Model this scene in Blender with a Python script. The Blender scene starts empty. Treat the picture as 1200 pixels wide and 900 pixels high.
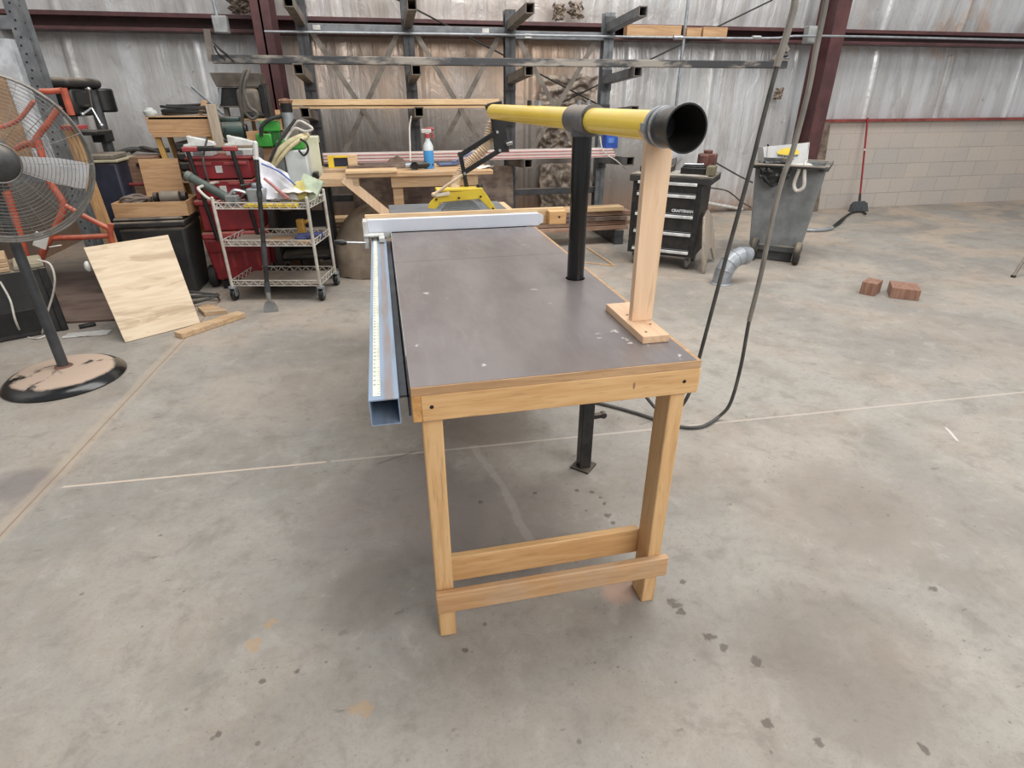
import bpy, bmesh, math, random
from mathutils import Vector, Matrix, noise as mnoise
random.seed(7)
C = bpy.context.scene.collection
PI = math.pi
V = Vector
# ------------------------------------------------------------------ camera
FPX, PITCH, YAW, ROLL, CAMH = 664.767, 0.468788, 0.212477, -0.0015, 1.47872
_f = V((math.sin(YAW)*math.cos(PITCH), math.cos(YAW)*math.cos(PITCH), -math.sin(PITCH)))
_r0 = V((math.cos(YAW), -math.sin(YAW), 0)); _u0 = _r0.cross(_f)
_r = math.cos(ROLL)*_r0 + math.sin(ROLL)*_u0
_u = -math.sin(ROLL)*_r0 + math.cos(ROLL)*_u0
cam_d = bpy.data.cameras.new('camera'); cam = bpy.data.objects.new('camera', cam_d); C.objects.link(cam)
cam_d.sensor_fit = 'HORIZONTAL'; cam_d.sensor_width = 36; cam_d.lens = FPX/1200*36
cam_d.clip_start = .05; cam_d.clip_end = 100
M = Matrix((( _r.x, _u.x, -_f.x, 0), (_r.y, _u.y, -_f.y, 0), (_r.z, _u.z, -_f.z, CAMH), (0, 0, 0, 1)))
cam.matrix_world = M
bpy.context.scene.camera = cam
def ray(px, py): return (px-600)/FPX*_r - (py-450)/FPX*_u + _f
def _pl(px, py, ax, v):
    d = ray(px, py); o = V((0, 0, CAMH)); return o + d*((v-o[ax])/d[ax])
def F(px, py): return _pl(px, py, 2, 0)          # a photo point taken on the floor
def Y(px, py, y): return _pl(px, py, 1, y)       # ... at a depth y
def Z(px, py, z): return _pl(px, py, 2, z)       # ... at a height z
# ------------------------------------------------------------------ materials
def lin(c):
    return tuple(((v/255)/12.92 if v/255 <= .04045 else ((v/255+.055)/1.055)**2.4) for v in c[:3]) + (1,)
class NT:
    def __init__(s, name):
        s.m = bpy.data.materials.new(name); s.m.use_nodes = True; s.t = s.m.node_tree; s.n = s.t.nodes; s.l = s.t.links
        s.b = s.n['Principled BSDF']; s.tc = s.n.new('ShaderNodeTexCoord'); s.obj = s.tc.outputs['Object']
        s.geo = None
    def link(s, a, b): s.l.new(a, b)
    def _in(s, node, i, v):
        if isinstance(v, bpy.types.NodeSocket): s.l.new(v, node.inputs[i])
        elif v is not None: node.inputs[i].default_value = v
    def map(s, scale=(1, 1, 1), loc=(0, 0, 0), vec=None):
        n = s.n.new('ShaderNodeMapping'); s.l.new(vec or s.obj, n.inputs[0]); n.inputs['Scale'].default_value = scale; n.inputs['Location'].default_value = loc
        return n.outputs[0]
    def noise(s, scale=5, det=4, rough=.55, vec=None, dist=0):
        n = s.n.new('ShaderNodeTexNoise'); s.l.new(vec or s.obj, n.inputs['Vector'])
        n.inputs['Scale'].default_value = scale; n.inputs['Detail'].default_value = det; n.inputs['Roughness'].default_value = rough; n.inputs['Distortion'].default_value = dist
        return n.outputs['Fac']
    def voro(s, scale=5, vec=None):
        n = s.n.new('ShaderNodeTexVoronoi'); s.l.new(vec or s.obj, n.inputs['Vector']); n.inputs['Scale'].default_value = scale
        return n.outputs['Distance']
    def wave(s, scale, dist, vec=None, det=2):
        n = s.n.new('ShaderNodeTexWave'); s.l.new(vec or s.obj, n.inputs['Vector']); n.inputs['Scale'].default_value = scale
        n.inputs['Distortion'].default_value = dist; n.inputs['Detail'].default_value = det
        return n.outputs['Fac']
    def math(s, op, a, b=None, c=None):
        n = s.n.new('ShaderNodeMath'); n.operation = op; s._in(n, 0, a); s._in(n, 1, b)
        if c is not None: s._in(n, 2, c)
        return n.outputs[0]
    def ramp(s, v, a, b, lo=0., hi=1.):
        n = s.n.new('ShaderNodeMapRange'); s._in(n, 0, v); n.inputs[1].default_value = a; n.inputs[2].default_value = b
        n.inputs[3].default_value = lo; n.inputs[4].default_value = hi; n.interpolation_type = 'SMOOTHSTEP'
        return n.outputs[0]
    def mix(s, fac, a, b):
        n = s.n.new('ShaderNodeMix'); n.data_type = 'RGBA'; s._in(n, 0, fac)
        for i, v in ((6, a), (7, b)):
            if isinstance(v, bpy.types.NodeSocket): s.l.new(v, n.inputs[i])
            else: n.inputs[i].default_value = v if len(v) == 4 and max(v) <= 1 else lin(v)
        return n.outputs[2]
    def xyz(s, vec=None):
        n = s.n.new('ShaderNodeSeparateXYZ'); s.l.new(vec or s.obj, n.inputs[0]); return n.outputs
    def comb(s, x, y, z):
        n = s.n.new('ShaderNodeCombineXYZ'); s._in(n, 0, x); s._in(n, 1, y); s._in(n, 2, z); return n.outputs[0]
    def bump(s, h, strength=.2, dist=.02):
        n = s.n.new('ShaderNodeBump'); n.inputs['Strength'].default_value = strength; n.inputs['Distance'].default_value = dist
        s.l.new(h, n.inputs['Height']); s.l.new(n.outputs[0], s.b.inputs['Normal'])
    def out(s, col, rough=.6, metal=0, spec=None):
        s._in(s.b, 'Base Color', col if isinstance(col, bpy.types.NodeSocket) else lin(col))
        s._in(s.b, 'Roughness', rough); s._in(s.b, 'Metallic', metal)
        if spec is not None: s._in(s.b, 'Specular IOR Level', spec)
        return s.m
    def dot(s, vec, d):
        n = s.n.new('ShaderNodeVectorMath'); n.operation = 'DOT_PRODUCT'; s.l.new(vec, n.inputs[0]); n.inputs[1].default_value = d
        return n.outputs['Value']
    def up(s):
        if s.geo is None: s.geo = s.n.new('ShaderNodeNewGeometry')
        return s.xyz(s.geo.outputs['Normal'])[2]
DUST = (182, 164, 142)
def mat(name, c, r=.6, m=0, c2=None, sc=9, st=(1, 1, 1), bump=0, dust=0, spec=None, lo=.35, hi=.65):
    t = NT(name)
    c2 = c2 or tuple(int(v*.82) for v in c)
    vec = t.map(st)
    nz = t.noise(sc, 5, .6, vec)
    col = t.mix(t.ramp(nz, lo, hi), c, c2)
    if dust:
        d = t.math('MULTIPLY', t.ramp(t.up(), .1, .8), t.ramp(t.noise(4, 5), .3, .62)); d = t.math('MULTIPLY', d, dust)
        col = t.mix(d, col, DUST)
    if bump: t.bump(nz, bump, .01)
    return t.out(col, r, m, spec)
def wood(name, c, c2, axis=0, r=.55, sc=1., dust=0, knots=True):
    t = NT(name)
    st = [14*sc]*3; st[axis] = 1.1*sc
    vec = t.map(tuple(st))
    a = t.noise(3.2, 6, .62, vec, .6); b = t.noise(11, 3, .5, vec)
    col = t.mix(t.ramp(a, .33, .68), c, c2)
    dk = tuple(int(v*.8) for v in c2)
    col = t.mix(t.math('MULTIPLY', t.ramp(b, .56, .72), .45), col, dk)
    if dust: col = t.mix(t.math('MULTIPLY', t.ramp(t.noise(5, 5), .42, .62), dust), col, DUST)
    t.bump(b, .08, .004)
    return t.out(col, r)
# ------------------------------------------------------------------ mesh building
TM = {}
class MB:
    def __init__(s): s.bm = bmesh.new()
    def _add(s, vs, fs, smooth=False):
        bv = [s.bm.verts.new(v) for v in vs]
        for f in fs:
            try: s.bm.faces.new([bv[i] for i in f])
            except ValueError: pass
        return bv
    def obox(s, c, sz, R=None):
        c = V(c); h = V(sz)/2; R = R or Matrix.Identity(3)
        vs = [c + R @ V((x*h.x, y*h.y, z*h.z)) for x in (-1, 1) for y in (-1, 1) for z in (-1, 1)]
        s._add(vs, [(0, 1, 3, 2), (4, 6, 7, 5), (0, 4, 5, 1), (2, 3, 7, 6), (0, 2, 6, 4), (1, 5, 7, 3)]); return s
    def bx(s, x0, x1, y0, y1, z0, z1):
        return s.obox(((x0+x1)/2, (y0+y1)/2, (z0+z1)/2), (abs(x1-x0), abs(y1-y0), abs(z1-z0)))
    def frus(s, c0, s0, c1, s1):       # tapered box: rectangle s0 at c0 up to s1 at c1
        vs = []
        for c, q in ((V(c0), s0), (V(c1), s1)):
            vs += [c+V((x*q[0]/2, y*q[1]/2, 0)) for x, y in ((-1, -1), (1, -1), (1, 1), (-1, 1))]
        s._add(vs, [(3, 2, 1, 0), (4, 5, 6, 7), (0, 1, 5, 4), (1, 2, 6, 5), (2, 3, 7, 6), (3, 0, 4, 7)]); return s
    def beam(s, p0, p1, w, h, up=(0, 0, 1)):
        p0, p1 = V(p0), V(p1); d = (p1-p0); L = d.length; d.normalize(); up = V(up)
        if abs(d.dot(up)) > .99: up = V((0, 1, 0))
        sd = d.cross(up).normalized(); u = sd.cross(d)
        return s.obox((p0+p1)/2, (w, L, h), Matrix((sd, d, u)).transposed())
    def cyl(s, p0, p1, r0, r1=None, n=18, cap=True):
        p0, p1 = V(p0), V(p1); r1 = r0 if r1 is None else r1
        d = (p1-p0).normalized(); a = d.orthogonal().normalized(); b = d.cross(a)
        vs = []
        for p, r in ((p0, r0), (p1, r1)):
            vs += [p + r*(math.cos(2*PI*i/n)*a+math.sin(2*PI*i/n)*b) for i in range(n)]
        fs = [(i, (i+1) % n, n+(i+1) % n, n+i) for i in range(n)]
        if cap: fs += [tuple(range(n-1, -1, -1)), tuple(range(n, 2*n))]
        s._add(vs, fs); return s
    def pipe(s, p0, p1, ro, ri, n=24):   # hollow tube
        p0, p1 = V(p0), V(p1); d = (p1-p0).normalized(); a = d.orthogonal().normalized(); b = d.cross(a); vs = []
        for p, r in ((p0, ro), (p1, ro), (p1, ri), (p0, ri)):
            vs += [p + r*(math.cos(2*PI*i/n)*a+math.sin(2*PI*i/n)*b) for i in range(n)]
        s._add(vs, [(k*n+i, k*n+(i+1) % n, ((k+1) % 4)*n+(i+1) % n, ((k+1) % 4)*n+i) for k in range(4) for i in range(n)]); return s
    def tube(s, pts, r, n=8, sm=6, closed=False, flat=1., upv=None):
        pts = [V(p) for p in pts]
        if sm and len(pts) > 2:
            q = []; N = len(pts)
            for i in range(N if closed else N-1):
                p0 = pts[(i-1) % N] if (closed or i) else pts[0]*2-pts[1]
                p1, p2 = pts[i], pts[(i+1) % N]
                p3 = pts[(i+2) % N] if (closed or i+2 < N) else pts[-1]*2-pts[-2]
                for k in range(sm):
                    t = k/sm
                    q.append(.5*((2*p1)+(p2-p0)*t+(2*p0-5*p1+4*p2-p3)*t*t+(3*p1-p0-3*p2+p3)*t**3))
            if not closed: q.append(pts[-1])
            pts = q
        N = len(pts); rings = []; a = None
        for i, p in enumerate(pts):
            d = (pts[(i+1) % N]-pts[i-1]) if closed else (pts[min(i+1, N-1)]-pts[max(i-1, 0)])
            d.normalize()
            if upv is not None: a = (V(upv)-d*V(upv).dot(d)).normalized()
            else:
                a = d.orthogonal().normalized() if a is None else (a-d*a.dot(d)).normalized()
            b = d.cross(a)
            rr = r[i*len(r)//N] if isinstance(r, (list, tuple)) else r
            rings.append([p+rr*(math.cos(2*PI*k/n)*a*flat+math.sin(2*PI*k/n)*b) for k in range(n)])
        vs = [v for q in rings for v in q]; fs = []
        for i in range(N if closed else N-1):
            j = (i+1) % N
            fs += [(i*n+k, i*n+(k+1) % n, j*n+(k+1) % n, j*n+k) for k in range(n)]
        if not closed: fs += [tuple(range(n-1, -1, -1)), tuple(range((N-1)*n, N*n))]
        s._add(vs, fs); return s
    def lathe(s, prof, c=(0, 0, 0), ax=(0, 0, 1), n=28):
        ax = V(ax).normalized(); a = ax.orthogonal().normalized(); b = ax.cross(a); c = V(c); vs = []
        for r, z in prof: vs += [c+ax*z+max(r, 1e-5)*(math.cos(2*PI*i/n)*a+math.sin(2*PI*i/n)*b) for i in range(n)]
        fs = [(k*n+i, k*n+(i+1) % n, (k+1)*n+(i+1) % n, (k+1)*n+i) for k in range(len(prof)-1) for i in range(n)]
        if prof[0][0] > 1e-4: fs.append(tuple(range(n-1, -1, -1)))
        if prof[-1][0] > 1e-4: fs.append(tuple(range((len(prof)-1)*n, len(prof)*n)))
        s._add(vs, fs); return s
    def prism(s, poly, o, ex, ey, t):    # polygon in the plane (ex, ey) from o, thickness t along ex x ey
        o, ex, ey = V(o), V(ex).normalized(), V(ey).normalized(); nz = ex.cross(ey); n = len(poly)
        vs = [o+ex*x+ey*y for x, y in poly]+[o+ex*x+ey*y+nz*t for x, y in poly]
        s._add(vs, [tuple(range(n-1, -1, -1)), tuple(range(n, 2*n))]+[(i, (i+1) % n, n+(i+1) % n, n+i) for i in range(n)]); return s
    def sph(s, c, r, sc=(1, 1, 1), n=16, lump=0, seed=0):
        g = bmesh.ops.create_uvsphere(s.bm, u_segments=n, v_segments=n//2+2, radius=1)
        for v in g['verts']:
            k = 1+lump*mnoise.noise(v.co*2.2+V((seed, seed, 0))) if lump else 1
            v.co = V((v.co.x*r*sc[0]*k, v.co.y*r*sc[1]*k, v.co.z*r*sc[2]*k))+V(c)
        return s
    def ring(s, c, R, r, ax=(0, 0, 1), n=40, m=6):
        ax = V(ax).normalized(); a = ax.orthogonal().normalized(); b = ax.cross(a); c = V(c)
        return s.tube([c+R*(math.cos(2*PI*i/n)*a+math.sin(2*PI*i/n)*b) for i in range(n)], r, m, 0, True)
    def grid(s, fn, nu, nv):
        vs = [V(fn(i/nu, j/nv)) for i in range(nu+1) for j in range(nv+1)]
        s._add(vs, [(i*(nv+1)+j, (i+1)*(nv+1)+j, (i+1)*(nv+1)+j+1, i*(nv+1)+j+1) for i in range(nu) for j in range(nv)]); return s
    def solidify(s, t):
        bmesh.ops.recalc_face_normals(s.bm, faces=s.bm.faces[:]); bmesh.ops.solidify(s.bm, geom=s.bm.faces[:], thickness=t); return s
    def build(s, name, m, parent=None, bev=0, base=False, ang=38, seg=2):
        bmesh.ops.recalc_face_normals(s.bm, faces=s.bm.faces[:])
        off = None
        if parent is not None and parent.name in TM: s.bm.transform(TM[parent.name].inverted())
        elif parent is not None and parent.get('_w'): s.bm.transform(Matrix.Translation(-V(parent['_w'])))
        elif base:
            co = [v.co for v in s.bm.verts]
            off = V(((min(c.x for c in co)+max(c.x for c in co))/2, (min(c.y for c in co)+max(c.y for c in co))/2, min(c.z for c in co)))
            s.bm.transform(Matrix.Translation(-off))
        me = bpy.data.meshes.new(name); s.bm.to_mesh(me); s.bm.free()
        for p in me.polygons: p.use_smooth = True
        me.set_sharp_from_angle(angle=math.radians(ang))
        me.materials.append(m)
        o = bpy.data.objects.new(name, me); C.objects.link(o)
        if off is not None: o.location = off; TM[o.name] = Matrix.Translation(off)
        if parent is not None:
            o.parent = parent
            if parent.name in TM: TM[o.name] = TM[parent.name]
        if bev:
            b = o.modifiers.new('bevel', 'BEVEL'); b.width = bev; b.segments = seg; b.limit_method = 'ANGLE'; b.angle_limit = math.radians(40)
        return o
def tag(o, label, cat, group=None, kind=None):
    o['label'] = label; o['category'] = cat
    if group: o['group'] = group
    if kind: o['kind'] = kind
    return o
def thing(name, label, cat, loc, rz=0, group=None, world=True):
    o = bpy.data.objects.new(name, None); C.objects.link(o); o.empty_display_size = .1
    o.location = loc; o.rotation_euler = (0, 0, rz); tag(o, label, cat, group)
    if world: TM[o.name] = Matrix.LocRotScale(V(loc), Matrix.Rotation(rz, 3, 'Z').to_quaternion(), None)
    return o
def solo(mb, name, m, label, cat, group=None, bev=0, ang=38):
    return tag(mb.build(name, m, None, bev, base=True, ang=ang), label, cat, group)
def struct(mb, name, m, bev=0, ang=38):
    o = mb.build(name, m, None, bev, base=False, ang=ang); o['kind'] = 'structure'; return o
def tree_copy(o, loc=None, rz=None, label=None):
    r = o.copy(); C.objects.link(r)
    if loc is not None: r.location = loc
    if rz is not None: r.rotation_euler = (0, 0, rz)
    if label: r['label'] = label
    for ch in list(o.children):
        c = ch.copy(); C.objects.link(c); c.parent = r
        for g in list(ch.children):
            d = g.copy(); C.objects.link(d); d.parent = c
    return r
def text(name, body, size, m, parent, loc, ex, ey, ext=.0008, align='CENTER', bold=0, mb=None):
    cu = bpy.data.curves.new(name, 'FONT'); cu.body = body; cu.size = size; cu.extrude = ext; cu.align_x = align; cu.align_y = 'CENTER'; cu.offset = bold
    tmp = bpy.data.objects.new(name, cu); C.objects.link(tmp)
    dg = bpy.context.evaluated_depsgraph_get(); me = bpy.data.meshes.new_from_object(tmp.evaluated_get(dg))
    bpy.data.objects.remove(tmp); me.materials.clear(); me.materials.append(m)
    ex, ey = V(ex).normalized(), V(ey).normalized(); nz = ex.cross(ey)
    T = Matrix.Translation(V(loc)) @ Matrix((ex, ey, nz)).transposed().to_4x4()
    if mb is not None:
        me.transform(T); mb.bm.from_mesh(me); bpy.data.meshes.remove(me); return
    if parent is not None and parent.name in TM: T = TM[parent.name].inverted() @ T
    me.transform(T); me.name = name
    o = bpy.data.objects.new(name, me); C.objects.link(o); o.parent = parent
    return o
# ------------------------------------------------------------------ material set
W = {}
W['oak'] = wood('yellow_pine', (218, 176, 124), (200, 154, 102), 0)
W['oakz'] = wood('yellow_pine_upright', (218, 178, 128), (202, 158, 108), 2)
W['post'] = wood('pale_post_wood', (234, 202, 168), (224, 186, 150), 2, sc=.6)
W['postx'] = wood('pale_base_wood', (224, 190, 156), (206, 166, 130), 1, sc=.6)
W['ply'] = wood('birch_plywood', (212, 186, 150), (188, 158, 122), 0, sc=.5)
W['board'] = wood('pale_board', (224, 194, 152), (200, 164, 122), 0)
W['benchw'] = wood('bench_pine', (206, 172, 132), (178, 140, 100), 0, dust=.3)
W['scrap'] = wood('scrap_pine', (206, 176, 140), (178, 144, 108), 0, dust=.3)
W['redwood'] = wood('reddish_block', (156, 118, 100), (128, 92, 76), 2)
W['brown'] = wood('brown_box_wood', (142, 112, 90), (116, 88, 70), 0)
W['tan'] = wood('tan_box_wood', (196, 158, 118), (170, 132, 94), 0)
W['darkb'] = wood('dusty_dark_board', (110, 90, 80), (80, 64, 58), 0, dust=.35)
W['lumber'] = wood('grey_red_lumber', (168, 134, 112), (132, 100, 84), 0, dust=.3)
W['stud'] = wood('stud_pine', (190, 152, 104), (160, 120, 80), 2)
BLK = mat('black_paint', (24, 24, 25), .35, 0, (34, 33, 32), 12)
BLKD = mat('dusty_black_plastic', (38, 38, 39), .55, 0, (54, 52, 50), 6, dust=.5)
BLKM = mat('black_steel', (34, 34, 36), .42, .2, (50, 48, 46), 14, dust=.25)
RUB = mat('black_rubber', (26, 26, 26), .7, 0, (46, 44, 42), 10)
STEEL = mat('bright_steel', (200, 202, 204), .3, .9, (176, 178, 180), 20)
ALU = mat('anodised_alu', (222, 226, 234), .38, .1, (212, 217, 228), 4, spec=.5)
WHT = mat('white_coated', (214, 214, 210), .45, 0, (190, 188, 182), 12)
RACKG = mat('rack_grey', (122, 125, 127), .5, .15, (98, 100, 103), 9, dust=.35)
RACKD = mat('rack_dark', (82, 82, 84), .5, .15, (60, 60, 62), 9, dust=.45)
TAN_METAL = mat('dusty_arm', (130, 122, 112), .55, .1, (104, 96, 88), 9, dust=.45)
RED_STEEL = mat('oxide_red_steel', (92, 57, 57), .5, .05, (74, 46, 47), 5, dust=.2)
REDP = mat('red_plastic', (150, 44, 50), .45, 0, (124, 36, 42), 6, dust=.35)
REDP2 = mat('faded_red_plastic', (168, 66, 68), .5, 0, (140, 50, 54), 6, dust=.4)
ORANGE = mat('orange_paint', (190, 92, 68), .5, 0, (160, 76, 56), 12, dust=.3)
YEL = mat('yellow_plastic', (232, 204, 64), .4, 0, (220, 188, 60), 8)
YELP = mat('yellow_pipe', (255, 220, 84), .22, 0, (250, 212, 74), 3, dust=.3, spec=.6)
GREY = mat('grey_plastic', (126, 128, 128), .6, 0, (104, 106, 106), 6, dust=.3)
LGREY = mat('light_grey_plastic', (196, 198, 196), .5, 0, (174, 176, 172), 5, dust=.3)
CREAM = mat('cream_plastic', (206, 204, 180), .5, 0, (188, 184, 158), 5)
GREEN = mat('green_plastic', (66, 160, 62), .4, 0, (50, 134, 48), 6, dust=.25)
DGREEN = mat('dark_green_cast', (62, 82, 78), .45, .1, (46, 62, 60), 8, dust=.3)
BLUE = mat('blue_plastic', (44, 88, 176), .45, 0, (36, 70, 150), 6)
NAVY = mat('navy_plastic', (44, 48, 66), .5, 0, (34, 36, 50), 6, dust=.3)
GALV = mat('galvanised', (160, 164, 168), .45, .35, (138, 142, 146), 14)
HOSE = mat('beige_hose', (222, 198, 168), .6, 0, (204, 178, 148), 20)
CORD = mat('grey_black_cord', (58, 58, 56), .55, 0, (80, 78, 74), 12)
CORDL = mat('pale_cord', (138, 132, 124), .6, 0, (108, 104, 98), 7)
WCORD = mat('white_cord', (212, 206, 196), .55)
PAPER = mat('paper', (222, 220, 214), .8, 0, (206, 202, 194), 8)
CARD = mat('cardboard', (168, 134, 100), .85, 0, (150, 118, 88), 5)
CANVAS = mat('dusty_canvas', (150, 134, 116), .9, 0, (122, 108, 94), 5, bump=.3, dust=.5)
CAST = mat('cast_iron', (142, 146, 150), .4, .5, (118, 120, 124), 5, st=(1, 6, 1))
DUSTY = mat('dusty_grey_sheet', (120, 112, 102), .7, .1, (92, 84, 76), 6, dust=.5)
BAG = mat('clear_bag', (206, 206, 212), .3, 0, (186, 184, 188), 9)
OLIVE = mat('olive_grey_tube', (86, 94, 88), .5, 0, (70, 78, 74), 9)
LIDY = mat('pale_lid', (168, 162, 136), .7, 0, (146, 140, 118), 5, dust=.4)
REDLINE = mat('red_edge_paint', (196, 98, 96), .6)
PRIMER = mat('pinkish_primer', (220, 208, 202), .6, 0, (206, 192, 186), 5, st=(.3, 1, 1))
WBLUE = mat('blue_liquid', (70, 148, 206), .3, 0, (62, 138, 196), 5)
CLEARW = mat('milky_bottle', (214, 220, 222), .35)
# laminate tabletop
t = NT('dark_laminate'); a = t.noise(5, 6, .65, t.map((1, .35, 1))); b = t.noise(26, 4, .6, t.map((1.6, .25, 1))); e = t.noise(1.7, 3)
col = t.mix(t.ramp(a, .35, .68), (118, 111, 110), (102, 94, 93))
col = t.mix(t.math('MULTIPLY', t.ramp(b, .55, .75), .35), col, (134, 126, 122))
col = t.mix(t.math('MULTIPLY', t.ramp(e, .5, .68), .3), col, (120, 100, 92))
sp = t.ramp(t.noise(13, 2, .5, t.map((1, 1.7, 1))), .735, .76)
col = t.mix(t.math('MULTIPLY', sp, .7), col, (206, 202, 198))
lp = t.n.new('ShaderNodeNewGeometry').outputs['Position']; lx = t.xyz(lp); ln = t.noise(60, 3, .6, lp)
for a_, b_, r_ in ((704, 394, .020), (733, 397, .012), (797, 418, .012), (567, 428, .010), (487, 405, .009), (722, 388, .016), (545, 294, .010), (760, 405, .008)):
    q_ = Z(a_, b_, .87)
    d_ = t.math('SQRT', t.math('ADD', t.math('POWER', t.math('SUBTRACT', lx[0], q_.x), 2), t.math('POWER', t.math('MULTIPLY', t.math('SUBTRACT', lx[1], q_.y), .6), 2)))
    d_ = t.math('ADD', d_, t.math('MULTIPLY', t.math('SUBTRACT', ln, .5), r_*5))
    col = t.mix(t.ramp(d_, 0, r_*.5, .8, 0), col, (206, 202, 198))
LAM = t.out(col, t.ramp(a, .3, .7, .28, .40), 0, .8)
# blue-grey rail
t = NT('blue_grey_rail'); x = t.xyz(); n1 = t.noise(30, 5, .6, t.map((1, .12, 1)))
band = t.math('MULTIPLY', t.ramp(t.math('ABSOLUTE', t.math('SUBTRACT', x[0], .012)), .006, .016, 1, 0), t.ramp(t.xyz()[2], .060, .068))
RAILM = t.out(t.mix(t.math('MULTIPLY', band, t.ramp(n1, .3, .6, .4, .95)), t.mix(t.ramp(n1, .45, .7), (142, 160, 182), (132, 144, 158)), (142, 130, 126)), .42, .25)
# floor
t = NT('dusty_concrete'); P = t.xyz()
n1 = t.noise(.55, 5, .6, None, .4); n2 = t.noise(2.6, 6, .65, None, .3); n3 = t.noise(34, 5, .6); n4 = t.noise(1.1, 4, .6, t.map((1, 1, 1), (7, 3, 0)), .8)
col = t.mix(t.ramp(n1, .38, .62), (158, 153, 145), (139, 135, 129))
col = t.mix(t.math('MULTIPLY', t.ramp(n2, .42, .68), .55), col, (132, 124, 114))
col = t.mix(t.math('MULTIPLY', t.ramp(n3, .45, .7), .28), col, (126, 120, 113))
far = t.ramp(P[1], 2.6, 6.5)
warm = t.math('MULTIPLY', t.ramp(n4, .40, .62), t.math('MULTIPLY_ADD', far, .42, .16))
col = t.mix(warm, col, (190, 168, 146))
# streak marks and specks
n5 = t.noise(7, 9, .72, None, .4); n6 = t.noise(38, 3, .6); n7 = t.noise(120, 3, .6)
col = t.mix(t.math('MULTIPLY', t.ramp(n5, .50, .68), .5), col, (122, 115, 107))
col = t.mix(t.math('MULTIPLY', t.ramp(n5, .46, .34), .35), col, (174, 168, 160))
col = t.mix(t.math('MULTIPLY', t.ramp(n7, .52, .68), .25), col, (120, 114, 107))
vd = t.math('MULTIPLY', t.math('SUBTRACT', 1, t.ramp(t.voro(42), .07, .13)), t.ramp(t.noise(3, 3), .50, .58))
col = t.mix(t.math('MULTIPLY', vd, .5), col, (92, 86, 79))
s1 = t.ramp(t.noise(9, 4, .6, t.map((1.0, 2.6, 1))), .655, .72); col = t.mix(t.math('MULTIPLY', s1, .45), col, (92, 84, 76))
vd = t.math('MULTIPLY', t.math('SUBTRACT', 1, t.ramp(t.voro(7.5), .035, .07)), t.ramp(t.noise(1.2, 3), .44, .54))
col = t.mix(t.math('MULTIPLY', vd, .55), col, (84, 78, 72))
vd = t.math('MULTIPLY', t.math('SUBTRACT', 1, t.ramp(t.voro(17), .05, .1)), t.ramp(t.noise(2.2, 3), .46, .56))
col = t.mix(t.math('MULTIPLY', vd, .55), col, (96, 90, 84))
def spot(col, px, py, r, c, k=.7, ax=1.):
    p = F(px, py)
    dx = t.math('SUBTRACT', P[0], p.x); dy = t.math('MULTIPLY', t.math('SUBTRACT', P[1], p.y), ax)
    d = t.math('SQRT', t.math('ADD', t.math('MULTIPLY', dx, dx), t.math('MULTIPLY', dy, dy)))
    d = t.math('ADD', d, t.math('MULTIPLY', t.math('SUBTRACT', n6 if r < .06 else n2, .5), r*(3.2 if r < .06 else 2.2)))
    return t.mix(t.ramp(d, r*.55, r*1.1, k, 0), col, c)
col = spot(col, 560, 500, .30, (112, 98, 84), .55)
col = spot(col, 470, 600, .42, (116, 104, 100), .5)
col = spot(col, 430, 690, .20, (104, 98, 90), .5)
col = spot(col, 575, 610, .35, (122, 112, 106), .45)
col = spot(col, 985, 590, .30, (130, 120, 110), .5)
col = spot(col, 985, 770, .30, (120, 110, 100), .5)
col = spot(col, 30, 565, .16, (112, 104, 104), .6)
col = spot(col, 724, 693, .085, (186, 150, 130), .6)
for q in ((713, 604, .022), (718, 613, .012), (694, 577, .014), (703, 583, .010), (562, 588, .013), (627, 578, .012), (676, 575, .012), (708, 590, .012), (790, 707, .032), (798, 717, .02), (832, 746, .022), (850, 758, .022), (887, 776, .025), (800, 682, .016), (348, 787, .014), (307, 798, .012), (256, 860, .012), (1093, 690, .02), (1083, 878, .018), (545, 762, .012), (900, 850, .02), (960, 870, .02)):
    col = spot(col, q[0], q[1], q[2]*.8, (86, 78, 70), .7)
for q in ((296, 757, .028), (425, 830, .03), (318, 730, .02)): col = spot(col, *q, (176, 142, 102), .5)
def line(col, px0, py0, px1, py1, w, c, k, wob=.01):
    a, b = F(px0, py0), F(px1, py1); d = (b-a); L = d.length; d.normalize()
    ax = t.math('SUBTRACT', P[0], a.x); ay = t.math('SUBTRACT', P[1], a.y)
    u = t.math('ADD', t.math('MULTIPLY', ax, d.x), t.math('MULTIPLY', ay, d.y))
    v = t.math('ABSOLUTE', t.math('ADD', t.math('ADD', t.math('MULTIPLY', ax, -d.y), t.math('MULTIPLY', ay, d.x)), t.math('MULTIPLY', t.math('SUBTRACT', n2, .5), wob)))
    m = t.math('MULTIPLY', t.ramp(v, w*.5, w, k, 0), t.math('MULTIPLY', t.ramp(u, 0, .02), t.ramp(u, L-.02, L, 1, 0)))
    return t.mix(m, col, c)
col = line(col, 70, 571, 385, 541, .008, (206, 188, 170), .8, .004)
col = line(col, 385, 541, 1215, 458, .009, (192, 180, 168), .55, .004)
col = line(col, -60, 690, 268, 340, .05, (180, 162, 142), .4, .05)
col = line(col, -60, 692, 268, 342, .006, (126, 104, 84), .6, .012)
col = line(col, 556, 520, 632, 648, .022, (176, 168, 160), .32, .12)
col = line(col, 1108, 500, 1124, 518, .008, (214, 210, 204), .7, .03)
col = line(col, 440, 545, 490, 528, .006, (84, 78, 74), .6, .02)
t.bump(n3, .06, .006)
FLOOR = t.out(col, t.ramp(n2, .3, .7, .62, .82), 0, .3)
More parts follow.
